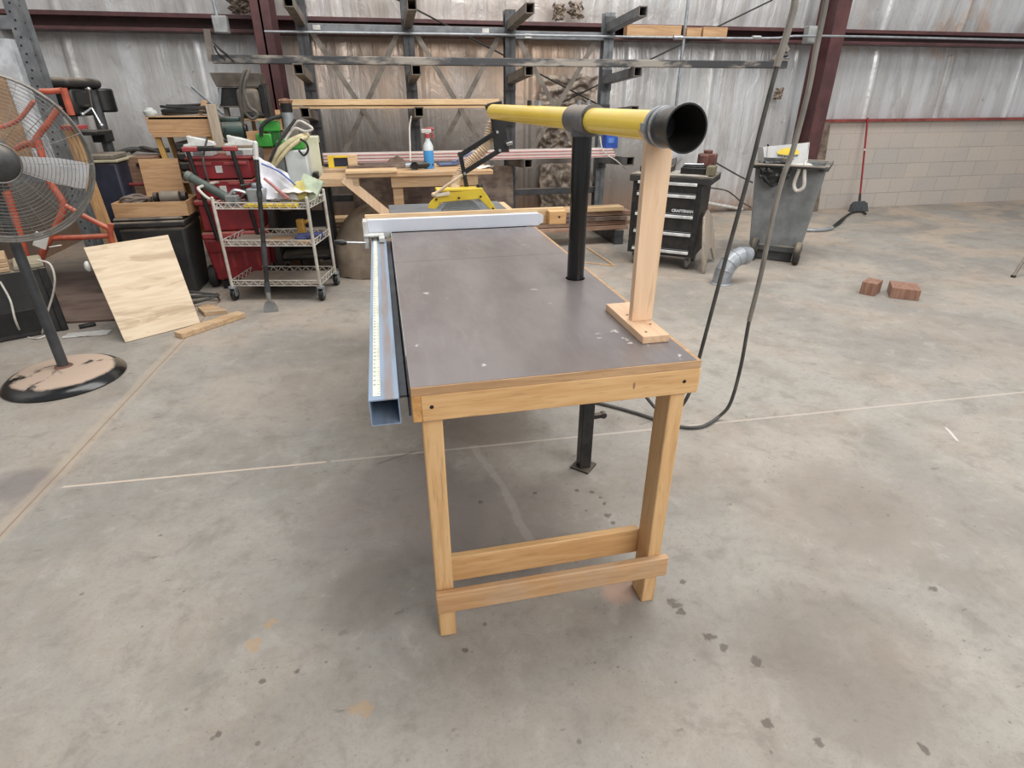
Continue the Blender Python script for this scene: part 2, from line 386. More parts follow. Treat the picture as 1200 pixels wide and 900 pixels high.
# foil insulation wall
t = NT('foil_insulation'); P = t.xyz()
w1 = t.noise(2.2, 3, .5, t.map((2.6, 1, .22))); w2 = t.noise(9, 3, .5, t.map((4, 1, .10))); w3 = t.noise(1.0, 4, .6, t.map((1, 1, .8), (3, 0, 5))); w4 = t.noise(9, 5, .7, t.map((1.2, 1, .8)))
col = t.mix(t.ramp(w1, .35, .66), (216, 216, 216), (196, 194, 192))
col = t.mix(t.math('MULTIPLY', t.ramp(w2, .55, .75), .28), col, (160, 156, 152))
inr = t.math('MULTIPLY', t.ramp(P[0], -1.2, -.6), t.ramp(P[0], 2.2, 3.2, 1, 0))          # sawdust coated stretch behind the rack
zz = t.ramp(P[2], 2.0, 2.25, 1, .35)
col = t.mix(t.math('MULTIPLY', t.math('MULTIPLY', inr, zz), t.ramp(w3, .2, .6, .55, .9)), col, t.mix(t.ramp(t.math('ADD', P[2], w3), 1.6, 2.3), (168, 158, 150), (198, 168, 142)))
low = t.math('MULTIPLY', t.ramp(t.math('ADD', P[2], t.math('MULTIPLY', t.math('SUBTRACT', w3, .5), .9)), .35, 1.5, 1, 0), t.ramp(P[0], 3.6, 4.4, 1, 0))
col = t.mix(t.math('MULTIPLY', low, .8), col, (112, 98, 86))  # grime low on the foil, with the shade there put into its colour
col = t.mix(t.math('MULTIPLY', t.ramp(P[2], .0, .5, 1, 0), t.ramp(w4, .3, .7, .3, .9)), col, (170, 132, 104))
rust = t.math('MULTIPLY', t.ramp(w3, .55, .66), t.math('MULTIPLY', t.ramp(P[2], 1.5, 2.05), t.ramp(P[0], 5.6, 6.2)))
col = t.mix(t.math('MULTIPLY', rust, .7), col, (200, 162, 132))
col = t.mix(t.math('MULTIPLY', t.ramp(t.noise(1.6, 5, .65, t.map((1.4, 1, .6), (1, 0, 9)), .6), .48, .66), .45), col, (150, 144, 138))
col = t.mix(t.math('MULTIPLY', t.ramp(w4, .66, .72), .6), col, (96, 82, 70))
h = t.math('ADD', w1, t.math('MULTIPLY', w2, .13)); h = t.math('ADD', h, t.math('MULTIPLY', t.noise(4.5, 5, .6, t.map((1.3, 1, .7)), 1.), .45)); t.bump(h, .5, .05)
FOIL = t.out(col, t.ramp(w1, .3, .7, .30, .46), .42, .5)
# block wall
t = NT('concrete_block'); P = t.xyz()
br = t.n.new('ShaderNodeTexBrick'); t.link(t.comb(P[0], P[2], 0), br.inputs['Vector'])
br.inputs['Scale'].default_value = 1; br.inputs['Brick Width'].default_value = .406; br.inputs['Row Height'].default_value = .203; br.inputs['Mortar Size'].default_value = .005
br.inputs['Mortar Smooth'].default_value = .3; br.inputs['Bias'].default_value = 0
br.inputs['Color1'].default_value = lin((190, 180, 170)); br.inputs['Color2'].default_value = lin((178, 172, 166)); br.inputs['Mortar'].default_value = lin((156, 147, 138))
nb = t.noise(1.3, 4); nc = t.noise(40, 4)
col = t.mix(t.math('MULTIPLY', t.ramp(nb, .42, .62), .5), br.outputs['Color'], (192, 178, 166))
col = t.mix(t.math('MULTIPLY', t.ramp(nc, .5, .7), .2), col, (150, 142, 132))
t.bump(nc, .15, .004)
CMU = t.out(col, .9, 0, .2)
# crumpled dirty foil
t = NT('crumpled_dirty_foil'); a = t.noise(5, 4, .6, None, 1.2); b = t.noise(14, 3, .6, None, .6)
col = t.mix(t.ramp(a, .4, .6), (104, 92, 82), (166, 150, 134)); col = t.mix(t.math('MULTIPLY', t.ramp(b, .55, .7), .4), col, (196, 184, 170)); t.bump(a, .8, .03)
CRUMP = t.out(col, .5, .15)
# dusty black disc
t = NT('dusty_black_base'); a = t.noise(6, 4, .6, None, .6)
fd = t.math('MULTIPLY', t.ramp(t.math('ADD', t.up(), t.math('MULTIPLY', t.math('SUBTRACT', a, .5), .12)), .90, .955), t.ramp(a, .34, .44))
FANB = t.out(t.mix(fd, (24, 24, 25), (184, 162, 144)), t.ramp(fd, 0, 1, .18, .85), 0, .5)
# birch ply with cathedral grain
t = NT('grain_panel'); a = t.noise(1.5, 4, .55, t.map((.8, 3.4, 3.4)), .5); b = t.noise(1.8, 4, .5, t.map((.7, 4.5, 4.5), (3, 1, 2)), .3)
col = t.mix(t.ramp(a, .38, .55), (218, 192, 156), (202, 172, 134)); col = t.mix(t.math('MULTIPLY', t.ramp(b, .60, .70), .8), col, (176, 144, 110))
PANEL = t.out(col, .5)
PERF = RACKG
# ------------------------------------------------------------------ setting
struct(MB().bx(-7, 13, -6, 7.6, -.12, 0), 'floor', FLOOR)
WX0, WY = Y(26, 60, 7.6).x, 7.6
def wallf(x0, x1, z0, z1, seed, nu, nv, amp=.012):
    def f(u, v):
        x = x0+(x1-x0)*u; z = z0+(z1-z0)*v
        seam = abs(((x*.82+50) % 1)-.5)
        d = amp*mnoise.noise(V((x*2.6, seed, z*.8)))+.5*amp*mnoise.noise(V((x*9, seed, z*1.3)))-.035*max(0, 1-seam/.03)*1
        pin = min(1, min(abs(z-2.16), 1)*4)
        return (x, WY+.02-(.05*pin*(1-math.exp(-abs(z-2.16)*3)))+d, z)
    m = MB().grid(f, nu, nv); return m
struct(wallf(WX0, 13, 0, 4.4, 3.1, 560, 70).solidify(-.1), 'wall_back', FOIL, ang=180)
struct(MB().bx(WX0-.12, WX0, 2.5, 7.7, 0, 4.4), 'wall_left', FOIL)
bw0 = Y(957, 150, 7.42).x; SILL = Y(1100, 139, 7.36).z
struct(MB().bx(bw0, 13, 7.42, 7.54, 0, SILL-.02), 'wall_back_block', CMU)
struct(MB().bx(bw0-.1, 13, 7.36, 7.55, SILL-.019, SILL).bx(bw0-.1, 13, 7.36, 7.37, SILL-.028, SILL-.019), 'trim_1', mat('red_sill', (150, 70, 62), .6, 0, (118, 52, 48), 8))
g = MB()
GZ0 = Y(700, 46, 7.3).z; GZ1 = Y(700, 27, 7.3).z
for z, hh in ((GZ0, GZ1-GZ0),):
    g.bx(WX0, 13, 7.31, 7.55, z+hh-.012, z+hh).bx(WX0, 13, 7.52, 7.55, z, z+hh).bx(WX0, 13, 7.31, 7.55, z, z+.012)
    g.bx(WX0, 13, 7.30, 7.312, z+hh-.04, z+hh).bx(WX0, 13, 7.30, 7.312, z, z+.03)
struct(g, 'trim_2', RED_STEEL, .003)
def column(x0, x1, yf, zt, nm):
    m = MB(); xm = (x0+x1)/2
    m.bx(x0, x1, yf, yf+.025, 0, zt).bx(x0, x1, 7.26, 7.285, 0, zt).bx(xm-.012, xm+.012, yf, 7.28, 0, zt).bx(x0-.04, x1+.04, yf-.05, 7.29, 0, .02)
    struct(m, nm, RED_STEEL, .003)
ca_, cb_ = Y(300, 50, 6.8).x, Y(322, 50, 6.8).x; column(ca_, cb_, 6.8, 4.2, 'column')
cr = Y(970, 100, 6.95); ca_, cb_ = Y(962, 100, 6.95).x, Y(977, 100, 6.95).x; column(ca_, cb_, 6.95, 4.2, 'column')
cr2 = cr.x
# ------------------------------------------------------------------ extension table
TX0, TX1, TY0, TY1, TT = .016, .763, 1.204, 2.94, .87
ta = thing('work_table', 'long dark-topped table with a pale wood frame in the middle of the floor', 'table', (.39, 2.0, 0))
HX, HY = .672, 1.985
def slab(y0, y1, hole):
    m = MB()
    if hole:
        m.bx(TX0, HX-.062, y0, y1, TT-.022, TT).bx(HX+.062, TX1-.012, y0, y1, TT-.022, TT).bx(HX-.062, HX+.062, y0, HY-.062, TT-.022, TT).bx(HX-.062, HX+.062, HY+.062, y1, TT-.022, TT)
        n = 32; vs = []
        for z in (TT, TT-.022):
            for k in range(n):
                c, s_ = math.cos(2*PI*k/n), math.sin(2*PI*k/n); q = .062/max(abs(c), abs(s_))
                vs += [V((HX+c*q, HY+s_*q, z)), V((HX+.0365*c, HY+.0365*s_, z))]
        fs = []
        for k in range(n):
            j = (k+1) % n
            fs += [(2*k, 2*j, 2*j+1, 2*k+1), (2*n+2*k+1, 2*n+2*j+1, 2*n+2*j, 2*n+2*k), (2*k+1, 2*j+1, 2*n+2*j+1, 2*n+2*k+1)]
        m._add(vs, fs)
    else: m.bx(TX0, TX1-.012, y0, y1, TT-.022, TT)
    return m
slab(TY0+.003, 2.36, True).build('tabletop', LAM, ta)
slab(2.3625, TY1, False).build('tabletop', LAM, ta)
m = MB().bx(TX0, TX1, TY0, TY0+.003, TT-.023, TT-.0006).bx(TX1-.012, TX1, TY0+.003, TY1, TT-.022, TT-.001); m.build('edge_band', W['tan'], ta, .001)
m = MB().bx(TX0+.022, TX1-.0, TY0+.0, TY0+.022, .775, TT-.0235)
fa = m.build('front_apron', W['oak'], ta, .0025)
for px, py in ((506, 477), (802, 447)):
    p = Y(px, py, TY0); MB().cyl(p+V((0, -.001, 0)), p+V((0, .004, 0)), .005, n=12).build('bolt_hole', BLK, fa)
p = Y(743, 452, TY0); MB().sph(p+V((0, .0005, 0)), .006, (.7, .15, 2)).build('wood_knot', W['redwood'], fa)
W['oaky'] = wood('yellow_pine_long', (208, 158, 98), (184, 132, 76), 1)
MB().bx(TX0, TX0+.022, TY0, TY1, .775, TT-.0235).build('side_apron', W['oaky'], ta, .002)
MB().bx(TX1-.012, TX1+.010, TY0+.01, TY1-.02, .775, TT-.03).build('side_apron', W['board'], ta, .003)
MB().bx(TX0+.022, TX1-.03, TY1-.022, TY1, .775, TT-.0235).build('back_apron', W['oak'], ta, .002)
MB().bx(.037, .088, 1.222, 1.262, 0, .80).build('leg', W['oakz'], ta, .004)
MB().bx(.694, .738, 1.216, 1.296, 0, .80).build('leg', W['oakz'], ta, .004)
for xx in (.037, .70): MB().bx(xx, xx+.042, 2.80, 2.88, 0, .80).build('leg', W['oakz'], ta, .004)
MB().bx(.034, .757, 1.196, 1.218, .125, .200).build('stretcher', wood('worn_stretcher', (204, 162, 118), (184, 140, 96), 0, dust=.35), ta, .004)
MB().bx(.088, .694, 1.290, 1.314, .15, .245).build('stretcher', W['oak'], ta, .003)
# ------------------------------------------------------------------ fence rail on the table side
ra = thing('fence_rail', 'blue-grey steel square tube with a measuring tape beside the dark table', 'rail', (-.046, 2.2, .77))
rx0, rx1, rz0, rz1, ry0, ry1 = -.083, -.012, .772, .842, 1.215, 3.05
MB().bx(rx0, rx1, ry0, ry1, rz1-.003, rz1).bx(rx0, rx1, ry0, ry1, rz0, rz0+.003).bx(rx0, rx0+.003, ry0, ry1, rz0+.003, rz1-.003).bx(rx1-.003, rx1, ry0, ry1, rz0+.003, rz1-.003).build('square_tube', RAILM, ra)
TAPE = mat('tape_face', (222, 222, 204), .5, 0, (204, 204, 188), 20)
tp = MB().bx(rx0+.010, rx0+.028, ry0+.02, ry1-.05, rz1, rz1+.0008).build('measuring_tape', TAPE, ra)
INK = mat('black_ink', (40, 40, 38), .7)
m = MB()
n = int((ry1-ry0-.1)/.0254*2)
for i in range(n):
    y = ry0+.03+i*.0127; ln = .007 if i % 2 == 0 else .004
    m.bx(rx0+.028-ln, rx0+.028, y-.0006, y+.0006, rz1+.0008, rz1+.0011)
for i in range(2, 56):
    text('tape_number', str(68-i), .0085, INK, tp, (rx0+.0145, ry0+.03+i*.0254, rz1+.0009), (0, -1, 0), (1, 0, 0), .0001, mb=m)
m.build('tape_marks', INK, tp)
MB().bx(rx1, .012, ry0+.08, ry1, .80, .806).bx(.008, .0145, ry0+.08, ry1, .745, .806).build('angle_iron', mat('dark_angle', (84, 90, 98), .4, .4, (64, 68, 74), 8), ra)
MB().bx(.0146, .0159, ry0+.18, ry1, .806, .871).build('edge_strip', mat('pale_strip', (196, 194, 188), .5), ra)
# ------------------------------------------------------------------ rip fence lying across
FY = 2.955
fe = thing('rip_fence', 'white aluminium rip fence with a wood face lying across the dark table', 'fence', (.35, FY+.03, .87))
MB().bx(-.095, .785, FY, FY+.006, .876, .934).bx(-.095, .785, FY+.006, FY+.04, .93, .934).bx(-.095, .785, FY, FY+.03, .872, .876).prism([(0, 0), (.022, .012), (.022, .046), (.0, .058)], (.785, FY, .876), (1, 0, 0), (0, 0, 1), -.006).build('aluminium_face', ALU, fe, .001)
MB().bx(-.105, .93, FY+.041, FY+.062, .872, .952).build('wood_face', W['board'], fe, .002)
MB().bx(.838, .93, FY-.01, FY+.0405, .876, .942).build('wood_block', W['oak'], fe, .003)
MB().cyl((.892, FY-.0105, .912), (.892, FY-.008, .912), .006).build('screw', BLK, fe)
hd = MB().bx(-.118, -.096, FY-.03, FY+.06, .80, .934).bx(-.118, -.02, FY-.05, FY-.004, .862, .872).bx(-.045, -.018, FY-.11, FY-.04, .846, .868).bx(-.10, .02, FY+.0, FY+.055, .845, .8715).build('clamp_head', WHT, fe, .003)
lv = MB().cyl((-.108, FY-.05, .835), (-.215, FY-.06, .845), .005).build('lever', STEEL, fe)
MB().lathe([(0, 0), (.011, .003), (.016, .02), (.013, .05), (.009, .06), (0, .062)], (-.2, FY-.058, .8435), (-1, -.09, .09)).build('knob', BLK, lv)
# ------------------------------------------------------------------ table saw
sa = thing('table_saw', 'grey cast iron table saw under the yellow blade guard', 'saw', (.38, 3.4, 0))
MB().bx(.02, .72, 3.0, 3.36, .835, .87).bx(.02, .72, 3.375, 3.79, .835, .87).bx(.02, .72, 3.36, 3.375, .835, .858).build('saw_table', CAST, sa, .003)
MB().bx(.722, .76, 2.97, 3.76, .80, .868).build('wood_edge', W['board'], sa, .003)
MB().frus((.37, 3.4, 0), (.62, .60), (.37, 3.4, .834), (.54, .52)).build('cabinet', mat('saw_grey', (128, 132, 134), .5, .1, (110, 112, 114), 4, dust=.3), sa, .006)
MB().bx(.24, .62, 3.402, 3.412, .86, .8712).build('blade_slot', BLKM, sa)
bl = [(.13*math.cos(a)*(1 if k % 2 else .965), .13*math.sin(a)*(1 if k % 2 else .965)) for k, a in enumerate([2*PI*i/60 for i in range(60)])]
MB().prism(bl, (.43, 3.406, .83), (1, 0, 0), (0, 0, 1), -.003).build('blade', STEEL, sa)
# ------------------------------------------------------------------ overarm guard and dust pipe
g0 = thing('overarm_guard', 'yellow overhead dust pipe on a black post with a yellow blade guard', 'blade guard', (HX, HY, 0))
GBL = mat('gloss_black', (9, 9, 10), .14, 0, (13, 13, 14), 6, spec=.6)
MB().cyl((HX, HY, .70), (HX, HY, 1.372), .0315, n=36).build('post', GBL, g0)
MB().cyl((HX, HY, 1.18), (HX, HY, 1.372), .034, n=36).build('post_sleeve', GBL, g0)
px_ = F(683, 546)
st = MB().bx(px_.x-.026, px_.x+.026, HY-.026, HY+.026, .012, .80)
st.build('support_leg', BLKM, g0, .003)
m = MB()
for k in range(11):
    z = .07+k*.055; m.cyl((px_.x, HY-.0268, z), (px_.x, HY-.02, z), .0075, n=12)
m.build('hole_pattern', BLK, g0)
MB().bx(px_.x-.03, HX+.03, HY-.03, HY+.03, .71, .75).build('bracket', BLKM, g0, .003)
MB().prism([(-.062, 0), (0, -.062), (.062, 0), (0, .062)], (px_.x, HY, 0), (1, 0, 0), (0, 1, 0), .010).build('foot_plate', BLKM, g0, .002)
m = MB().beam((px_.x+.02, HY-.01, .262), (px_.x+.075, HY-.012, .266), .02, .02); m.cyl((px_.x+.07, HY-.024, .266), (px_.x+.07, HY+.002, .266), .014, n=12); m.build('clamp_nub', BLKM, g0, .002)
A0, A1 = V((.692, 1.42, 1.412)), V((.612, 3.36, 1.407)); ad = (A1-A0).normalized()
def ax(y): return A0+(A1-A0)*((y-A0.y)/(A1.y-A0.y))
R_ = .0365
MB().pipe(ax(1.43), ax(1.90), R_, R_-.004, 40).build('pipe', YELP, g0)
MB().cyl(ax(2.05), ax(3.30), R_, n=40).sph(ax(3.30), R_*.999, (1, 1.25, 1), 28).build('pipe', YELP, g0)
tee = MB().pipe(ax(1.885), ax(2.065), R_+.008, R_-.006, 40)
tee.pipe(ax(1.885), ax(1.895), R_+.011, R_-.002, 40).cyl((HX, HY, 1.36), (HX, HY, 1.405), .0385, .040, n=28)
tt = tee.build('tee_fitting', mat('grey_tee', (112, 112, 114), .45, .15, (90, 90, 94), 8, dust=.5), g0)
for y in (1.94, 2.02): MB().cyl(ax(y)+V((0, 0, .042)), ax(y)+V((0, 0, .058)), .007, n=10).build('bolt', STEEL, tt)
for k, y in enumerate((2.62, 2.52, 2.50)): MB().cyl(ax(y)+V((.004*k, 0, .034)), ax(y)+V((.004*k, 0, .056)), .009, n=10).build('pipe_bolt', STEEL if k else BLK, g0)
for dz in (-.012, .012): MB().cyl(ax(3.30)+V((-.02, -.025, dz-.002)), ax(3.30)+V((-.026, -.034, dz-.002)), .0035, n=8).build('rivet', BLK, g0)
# rubber mouth
def on(y): return ax(y)
c0, c1 = on(1.428), on(1.285); dd = (c1-c0)
prof = [(R_+.002, 0), (R_+.006, .02), (R_+.007, .028), (.048, .075), (.0525, .102), (.0545, .112), (.0505, .112), (.048, .10), (.042, .07), (.033, .02), (.031, -.30)]
mo = MB().lathe(prof, c0, dd, 44).build('mouth', mat('mouth_rubber', (34, 33, 32), .35, 0, (22, 22, 22), 9, dust=.05), g0)
MB().pipe(on(1.4425), on(1.430), R_+.011, R_+.001, 36).bx(on(1.43).x-.052, on(1.43).x-.036, 1.425, 1.448, 1.40, 1.42).build('band_clamp', GALV, mo)
MB().pipe(on(1.415), on(1.402), R_+.012, R_+.003, 36).build('band_clamp', STEEL, mo)
MB().pipe(on(1.452), on(1.444), R_+.006, R_-.001, 36).build('pipe_collar', YELP, mo)
# black plate and parallel links at the far end
GY = 3.34
q = lambda px, py, y=GY: Y(px, py, y)
def polyprism(pts, y, t, mm=None):
    mm = mm or MB(); o = V((0, y, 0)); P2 = [(Y(a, b, y).x, Y(a, b, y).z) for a, b in pts]
    return mm.prism(P2, o, (1, 0, 0), (0, 0, 1), t)
polyprism([(573, 121), (588, 118), (597, 178), (580, 179)], GY+.03, -.012).build('end_plate', BLK, g0, .002)
polyprism([(569, 124), (573, 121), (576, 128), (571, 130)], GY+.0, -.03).build('plate_flange', BLK, g0, .001)
MB().beam(q(590, 145, 3.38), q(612, 138, 3.40), .016, .03).build('plate_gusset', BLK, g0)
l1 = MB().beam(q(541, 181), q(583, 154), .014, .026).build('link_bar', BLK, g0, .002)
l2 = MB().beam(q(544, 202), q(586, 176), .014, .026).build('link_bar', BLK, g0, .002)
MB().beam(q(539, 178), q(547.5, 223), .018, .022, (1, 0, 0)).build('hanger_bar', BLK, g0, .002)
for a, b in ((582, 154.5), (585, 176), (544, 203)):
    p = q(a, b); MB().cyl(p+V((0, -.022, 0)), p+V((0, .02, 0)), .0075, n=12).build('pivot_bolt', STEEL, g0)
p = q(596, 169); MB().cyl(p+V((-.01, 0, 0)), p+V((.02, -.01, .008)), .009, n=12).build('pivot_bolt', STEEL, g0)
MB().cyl(q(540, 181)+V((-.004, -.015, 0)), q(540, 181)+V((-.004, .02, 0)), .013, n=12).build('pivot_knob', BLKM, g0)
# guard basket
GZ = 3.30
bk = polyprism([(501, 244), (504, 237), (510, 231), (515, 226.5), (566, 222.5), (569, 226), (582, 246), (576, 247), (562, 233), (520, 237), (510, 245)], GZ-.05, -.010)
polyprism([(501, 244), (504, 237), (510, 231), (515, 226.5), (566, 222.5), (569, 226), (582, 246), (576, 247), (562, 233), (520, 237), (510, 245)], GZ+.05, -.010, bk)
pa, pb = Y(512, 226, GZ-.05), Y(566, 222, GZ-.05)
bk.bx(pa.x, pb.x, GZ-.05, GZ+.05, pb.z-.006, pb.z+.006)
bo = bk.build('guard_basket', YEL, g0, .002)
cl_ = MB(); polyprism([(515, 237), (562, 233), (575, 245), (512, 245)], GZ-.0525, -.003, cl_); polyprism([(515, 237), (562, 233), (575, 245), (512, 245)], GZ+.049, -.003, cl_)
t = NT('guard_clear_side'); t.b.inputs['Transmission Weight'].default_value = .92; t.b.inputs['IOR'].default_value = 1.12
cl_.build('clear_side', t.out((226, 230, 232), .12), bo)
for a, b in ((511.5, 234), (538, 232), (563.5, 230.5), (578, 244.5)):
    p = Y(a, b, GZ-.06); MB().cyl(p+V((0, -.003, 0)), p+V((0, .008, 0)), .0055, n=12).build('bolt', BLK, bo)
MB().beam(Y(510, 229, GZ-.07), Y(527, 226.5, GZ-.07), .012, .018).build('white_latch', mat('ivory', (228, 216, 196), .5), bo, .002)
MB().cyl(Y(508, 228, GZ-.07), Y(542, 205, GZ-.07), .0075, n=12).sph(Y(508, 228, GZ-.07), .012).build('guard_handle', HOSE, bo)
MB().cyl(Y(562, 220, GZ), Y(562, 216, GZ), .020, .016, n=16).cyl(Y(562, 223, GZ), Y(562, 219, GZ), .008, n=10).build('lock_knob', BLK, bo)
# ribbed hose
pts = [Y(578, 141, 3.42), Y(573, 160, 3.42), Y(569, 172, 3.42), Y(555, 186, 3.42), Y(545, 197, 3.41), Y(536, 209, 3.38), Y(533, 219, 3.34), Y(533, 224, 3.32)]
hs = MB().tube(pts, .024, 12, 6)
# ribs
def cat(pts, k=10):
    q = []
    for i in range(len(pts)-1):
        p0 = pts[i-1] if i else pts[0]*2-pts[1]; p1, p2 = pts[i], pts[i+1]; p3 = pts[i+2] if i+2 < len(pts) else pts[-1]*2-pts[-2]
        for j in range(k):
            t_ = j/k; q.append(.5*((2*p1)+(p2-p0)*t_+(2*p0-5*p1+4*p2-p3)*t_*t_+(3*p1-p0-3*p2+p3)*t_**3))
    return q+[pts[-1]]
cc = cat(pts, 6)
for i in range(1, len(cc)-1): hs.ring(cc[i], .026, .0038, cc[i+1]-cc[i-1], 14, 5)
hs.build('flex_hose', HOSE, g0)
# ------------------------------------------------------------------ wooden prop under the pipe mouth
wp = thing('pipe_prop', 'pale wooden upright with a foot board propping the yellow pipe on the table', 'prop', (.70, 1.45, TT))
pb = MB().bx(.655, .735, 1.335, 1.62, TT, TT+.022).build('foot_board', W['postx'], wp, .002)
m = MB(); u0, u1 = .672, .736
pr = [(u0, TT+.022), (u1, TT+.022), (u1+.004, 1.372), (u1-.002, 1.366)]
for k in range(9):
    a = -.35-(PI-.7)*k/8
    pr.append((.692+.043*math.cos(a)+.0, 1.412+.0405*math.sin(a)))
pr += [(u0-.006, 1.38)]
m.prism(pr, (0, 1.478, 0), (1, 0, 0), (0, 0, 1), .024).build('upright', W['post'], wp, .0015)
for a, b in ((735, 369), (762, 380), (757, 389)):
    p = Z(a, b, TT+.022); MB().cyl(p+V((0, 0, -.004)), p+V((0, 0, .0008)), .004, n=10).build('screw', BLKM, pb)
# ------------------------------------------------------------------ hanging cords
def rise(p): return [p+V((.015*h, 0, h)) for h in (2.3, 1.5, .9, .5, .22)]+[p]
pts = [Y(933, -60, 2.05), Y(932, 0, 2.06), Y(925, 30, 2.06), Y(910, 80, 2.07), Y(894, 140, 2.08), Y(880, 196, 2.09), Y(846, 320, 2.12), Y(826, 395, 2.15), Y(818, 425, 2.17), Y(806, 452, 2.19), V((1.02, 2.2, .34)), V((.93, 2.22, .30)), V((.88, 2.25, .2)), V((.90, 2.3, .05))]
pts = rise(pts[0])+pts[1:9]+[Y(812, 450, 2.18), Y(800, 474, 2.2), Y(783, 486, 2.25), Y(768, 477, 2.3), Y(757, 465, 2.35), V((.80, 2.5, .62)), V((.70, 2.7, .66)), V((.62, 2.9, .66))]
co = thing('hanging_cable', 'grey hanging cord ending under the dark table, nearer the yellow pipe', 'cord', tuple(pts[13]), 0, 'cords hanging from above')
MB().tube(pts, .0085, 8, 8).build('cable', CORD, co)
ptl = rise(Y(933, -60, 2.05))+[Y(932, -30, 2.055), Y(932, 0, 2.06), Y(925, 30, 2.06), Y(910, 78, 2.07)]
MB().tube(ptl, .0125, 8, 8).build('pale_upper_run', CORDL, co)  # paler, thicker run over the upper part of the cord
pts2 = rise(Y(972, -60, 2.15))+[Y(970, -30, 2.15), Y(968, 0, 2.15), Y(956, 60, 2.15), Y(946, 112, 2.15), Y(928, 180, 2.16), Y(918, 206, 2.16), Y(906, 252, 2.17), Y(892, 320, 2.18), Y(878, 376, 2.19), Y(868, 430, 2.2), Y(856, 472, 2.2), F(842, 492)+V((0, 0, .02)), F(825, 501)+V((0, 0, .010)), F(805, 503)+V((0, 0, .010)), F(780, 498)+V((0, 0, .011)), F(745, 486)+V((0, 0, .011)), F(700, 474)+V((0, 0, .011)), F(660, 466)+V((0, 0, .011))]
co2 = thing('hanging_cable', 'grey cord hanging past the trash bin and looping on the floor', 'cord', tuple(F(820, 501)), 0, 'cords hanging from above')
MB().tube(pts2, .0085, 8, 8).build('cable', CORD, co2)
MB().tube(pts2[:15], .0105, 8, 8).build('pale_upper_run', CORDL, co2)
# ------------------------------------------------------------------ floor pieces near the table
def blk(pa, pb, pc, h, lab):
    a, b, c = F(*pa), F(*pb), F(*pc)
    m = MB(); d = b-a; e = (c-b); e = e-d*(e.dot(d)/d.dot(d))
    vs = [a, b, b+e, a+e]; m._add([v.copy() for v in vs]+[v+V((0, 0, h)) for v in vs], [(3, 2, 1, 0), (4, 5, 6, 7), (0, 1, 5, 4), (1, 2, 6, 5), (2, 3, 7, 6), (3, 0, 4, 7)])
    return solo(m, 'wood_offcut', W['redwood'], lab, 'wood block', 'offcut blocks on the floor', .003)
blk((1006.5, 344), (1024, 347.5), (1029, 342), .105, 'small reddish cube offcut on the open floor')
o1 = blk((1042, 349), (1076, 353), (1080, 345), .088, 'wider reddish wood offcut with a dark split on the open floor')
a, b = F(1058, 352), F(1063, 352)
# ------------------------------------------------------------------ cantilever rack
UX = [Y(p, 60, 6.75).x for p in (358, 479.5, 597, 711)]
rk = thing('cantilever_rack', 'grey steel cantilever lumber rack along the back wall', 'rack', (UX[1], 6.7, 0))
tops = (2.65, 2.65, 2.27, 2.27)
L1, L2, L3, L4 = 2.13, 1.64, 1.30, .83
for i, x in enumerate(UX):
    m = MB().bx(x-.055, x+.055, 6.70, 6.712, .0, tops[i]).bx(x-.055, x+.055, 6.80, 6.812, .0, tops[i]).bx(x-.012, x+.012, 6.70, 6.81, 0, tops[i]-.002)
    u = m.build('upright', RACKG if i == 3 else RACKD, rk, .002)
    MB().bx(x-.05, x+.05, 5.98, 6.80, .0, .16).build('base_foot', RACKD, rk, .004)
    for k, (z, tip) in enumerate(((L1, (314, -3)), (L2, (335, 82)), (L3, None), (L4, None))):
        y1 = 5.86; ztip = z+.055
        mt = (RACKG if i == 3 else TAN_METAL)
        a = MB()
        p0, p1 = V((x, 6.70, z)), V((x, y1, ztip)); d = p1-p0
        for sx in (-.036, .036): a.beam(p0+V((sx, 0, 0)), p1+V((sx, 0, 0)), .006, .082)
        a.beam(p0+V((0, 0, .038)), p1+V((0, 0, .038)), .078, .006)
        a.beam(p0+V((0, 0, -.038)), p1+V((0, 0, -.038)), .078, .006)
        am = a.build('arm', mt, rk, .002)
        te = MB()
        for bb in ((-.042, .042, .034, .042), (-.042, .042, -.042, -.034), (-.042, -.035, -.034, .034), (.035, .042, -.034, .034)): te.bx(x+bb[0], x+bb[1], y1-.004, y1+.012, ztip+bb[2], ztip+bb[3])
        te.build('tip_edge', DUSTY, am)
        MB().bx(x-.055, x+.055, 6.685, 6.70, z-.10, z+.10).build('arm_plate', RACKD, am)
# horizontal braces and crossed flat bars
zb0, zb1 = 2.035, 2.115
MB().bx(UX[0]-.02, UX[2]+.05, 6.72, 6.80, zb0, zb1).build('top_beam', RACKG, rk, .004)
MB().bx(UX[2]-.0, UX[3], 6.73, 6.79, zb0-.02, zb0+.055).build('top_beam', RACKG, rk, .004)
MB().bx(UX[0], UX[3], 6.73, 6.79, .45, .52).build('low_beam', RACKD, rk, .004)
for a in range(3):
    for s in (0, 1):
        xa, xb = (UX[a]+.03, UX[a+1]-.06) if s == 0 else (UX[a+1]-.10, UX[a]+.03)
        MB().beam((xa+(.05 if not s else 0), 6.755+.012*s, 2.05), (xb, 6.755+.012*s, .58), .05, .005, (0, 1, 0)).build('cross_brace', TAN_METAL, rk)
LAB = mat('white_sticker', (214, 212, 206), .6)
for px, py in ((569, 36), (619, 42), (371, 32)):
    p = Y(px, py, 6.72); MB().bx(p.x-.035, p.x+.035, 6.716, 6.7195, p.z-.02, p.z+.02).build('sticker', LAB, rk)
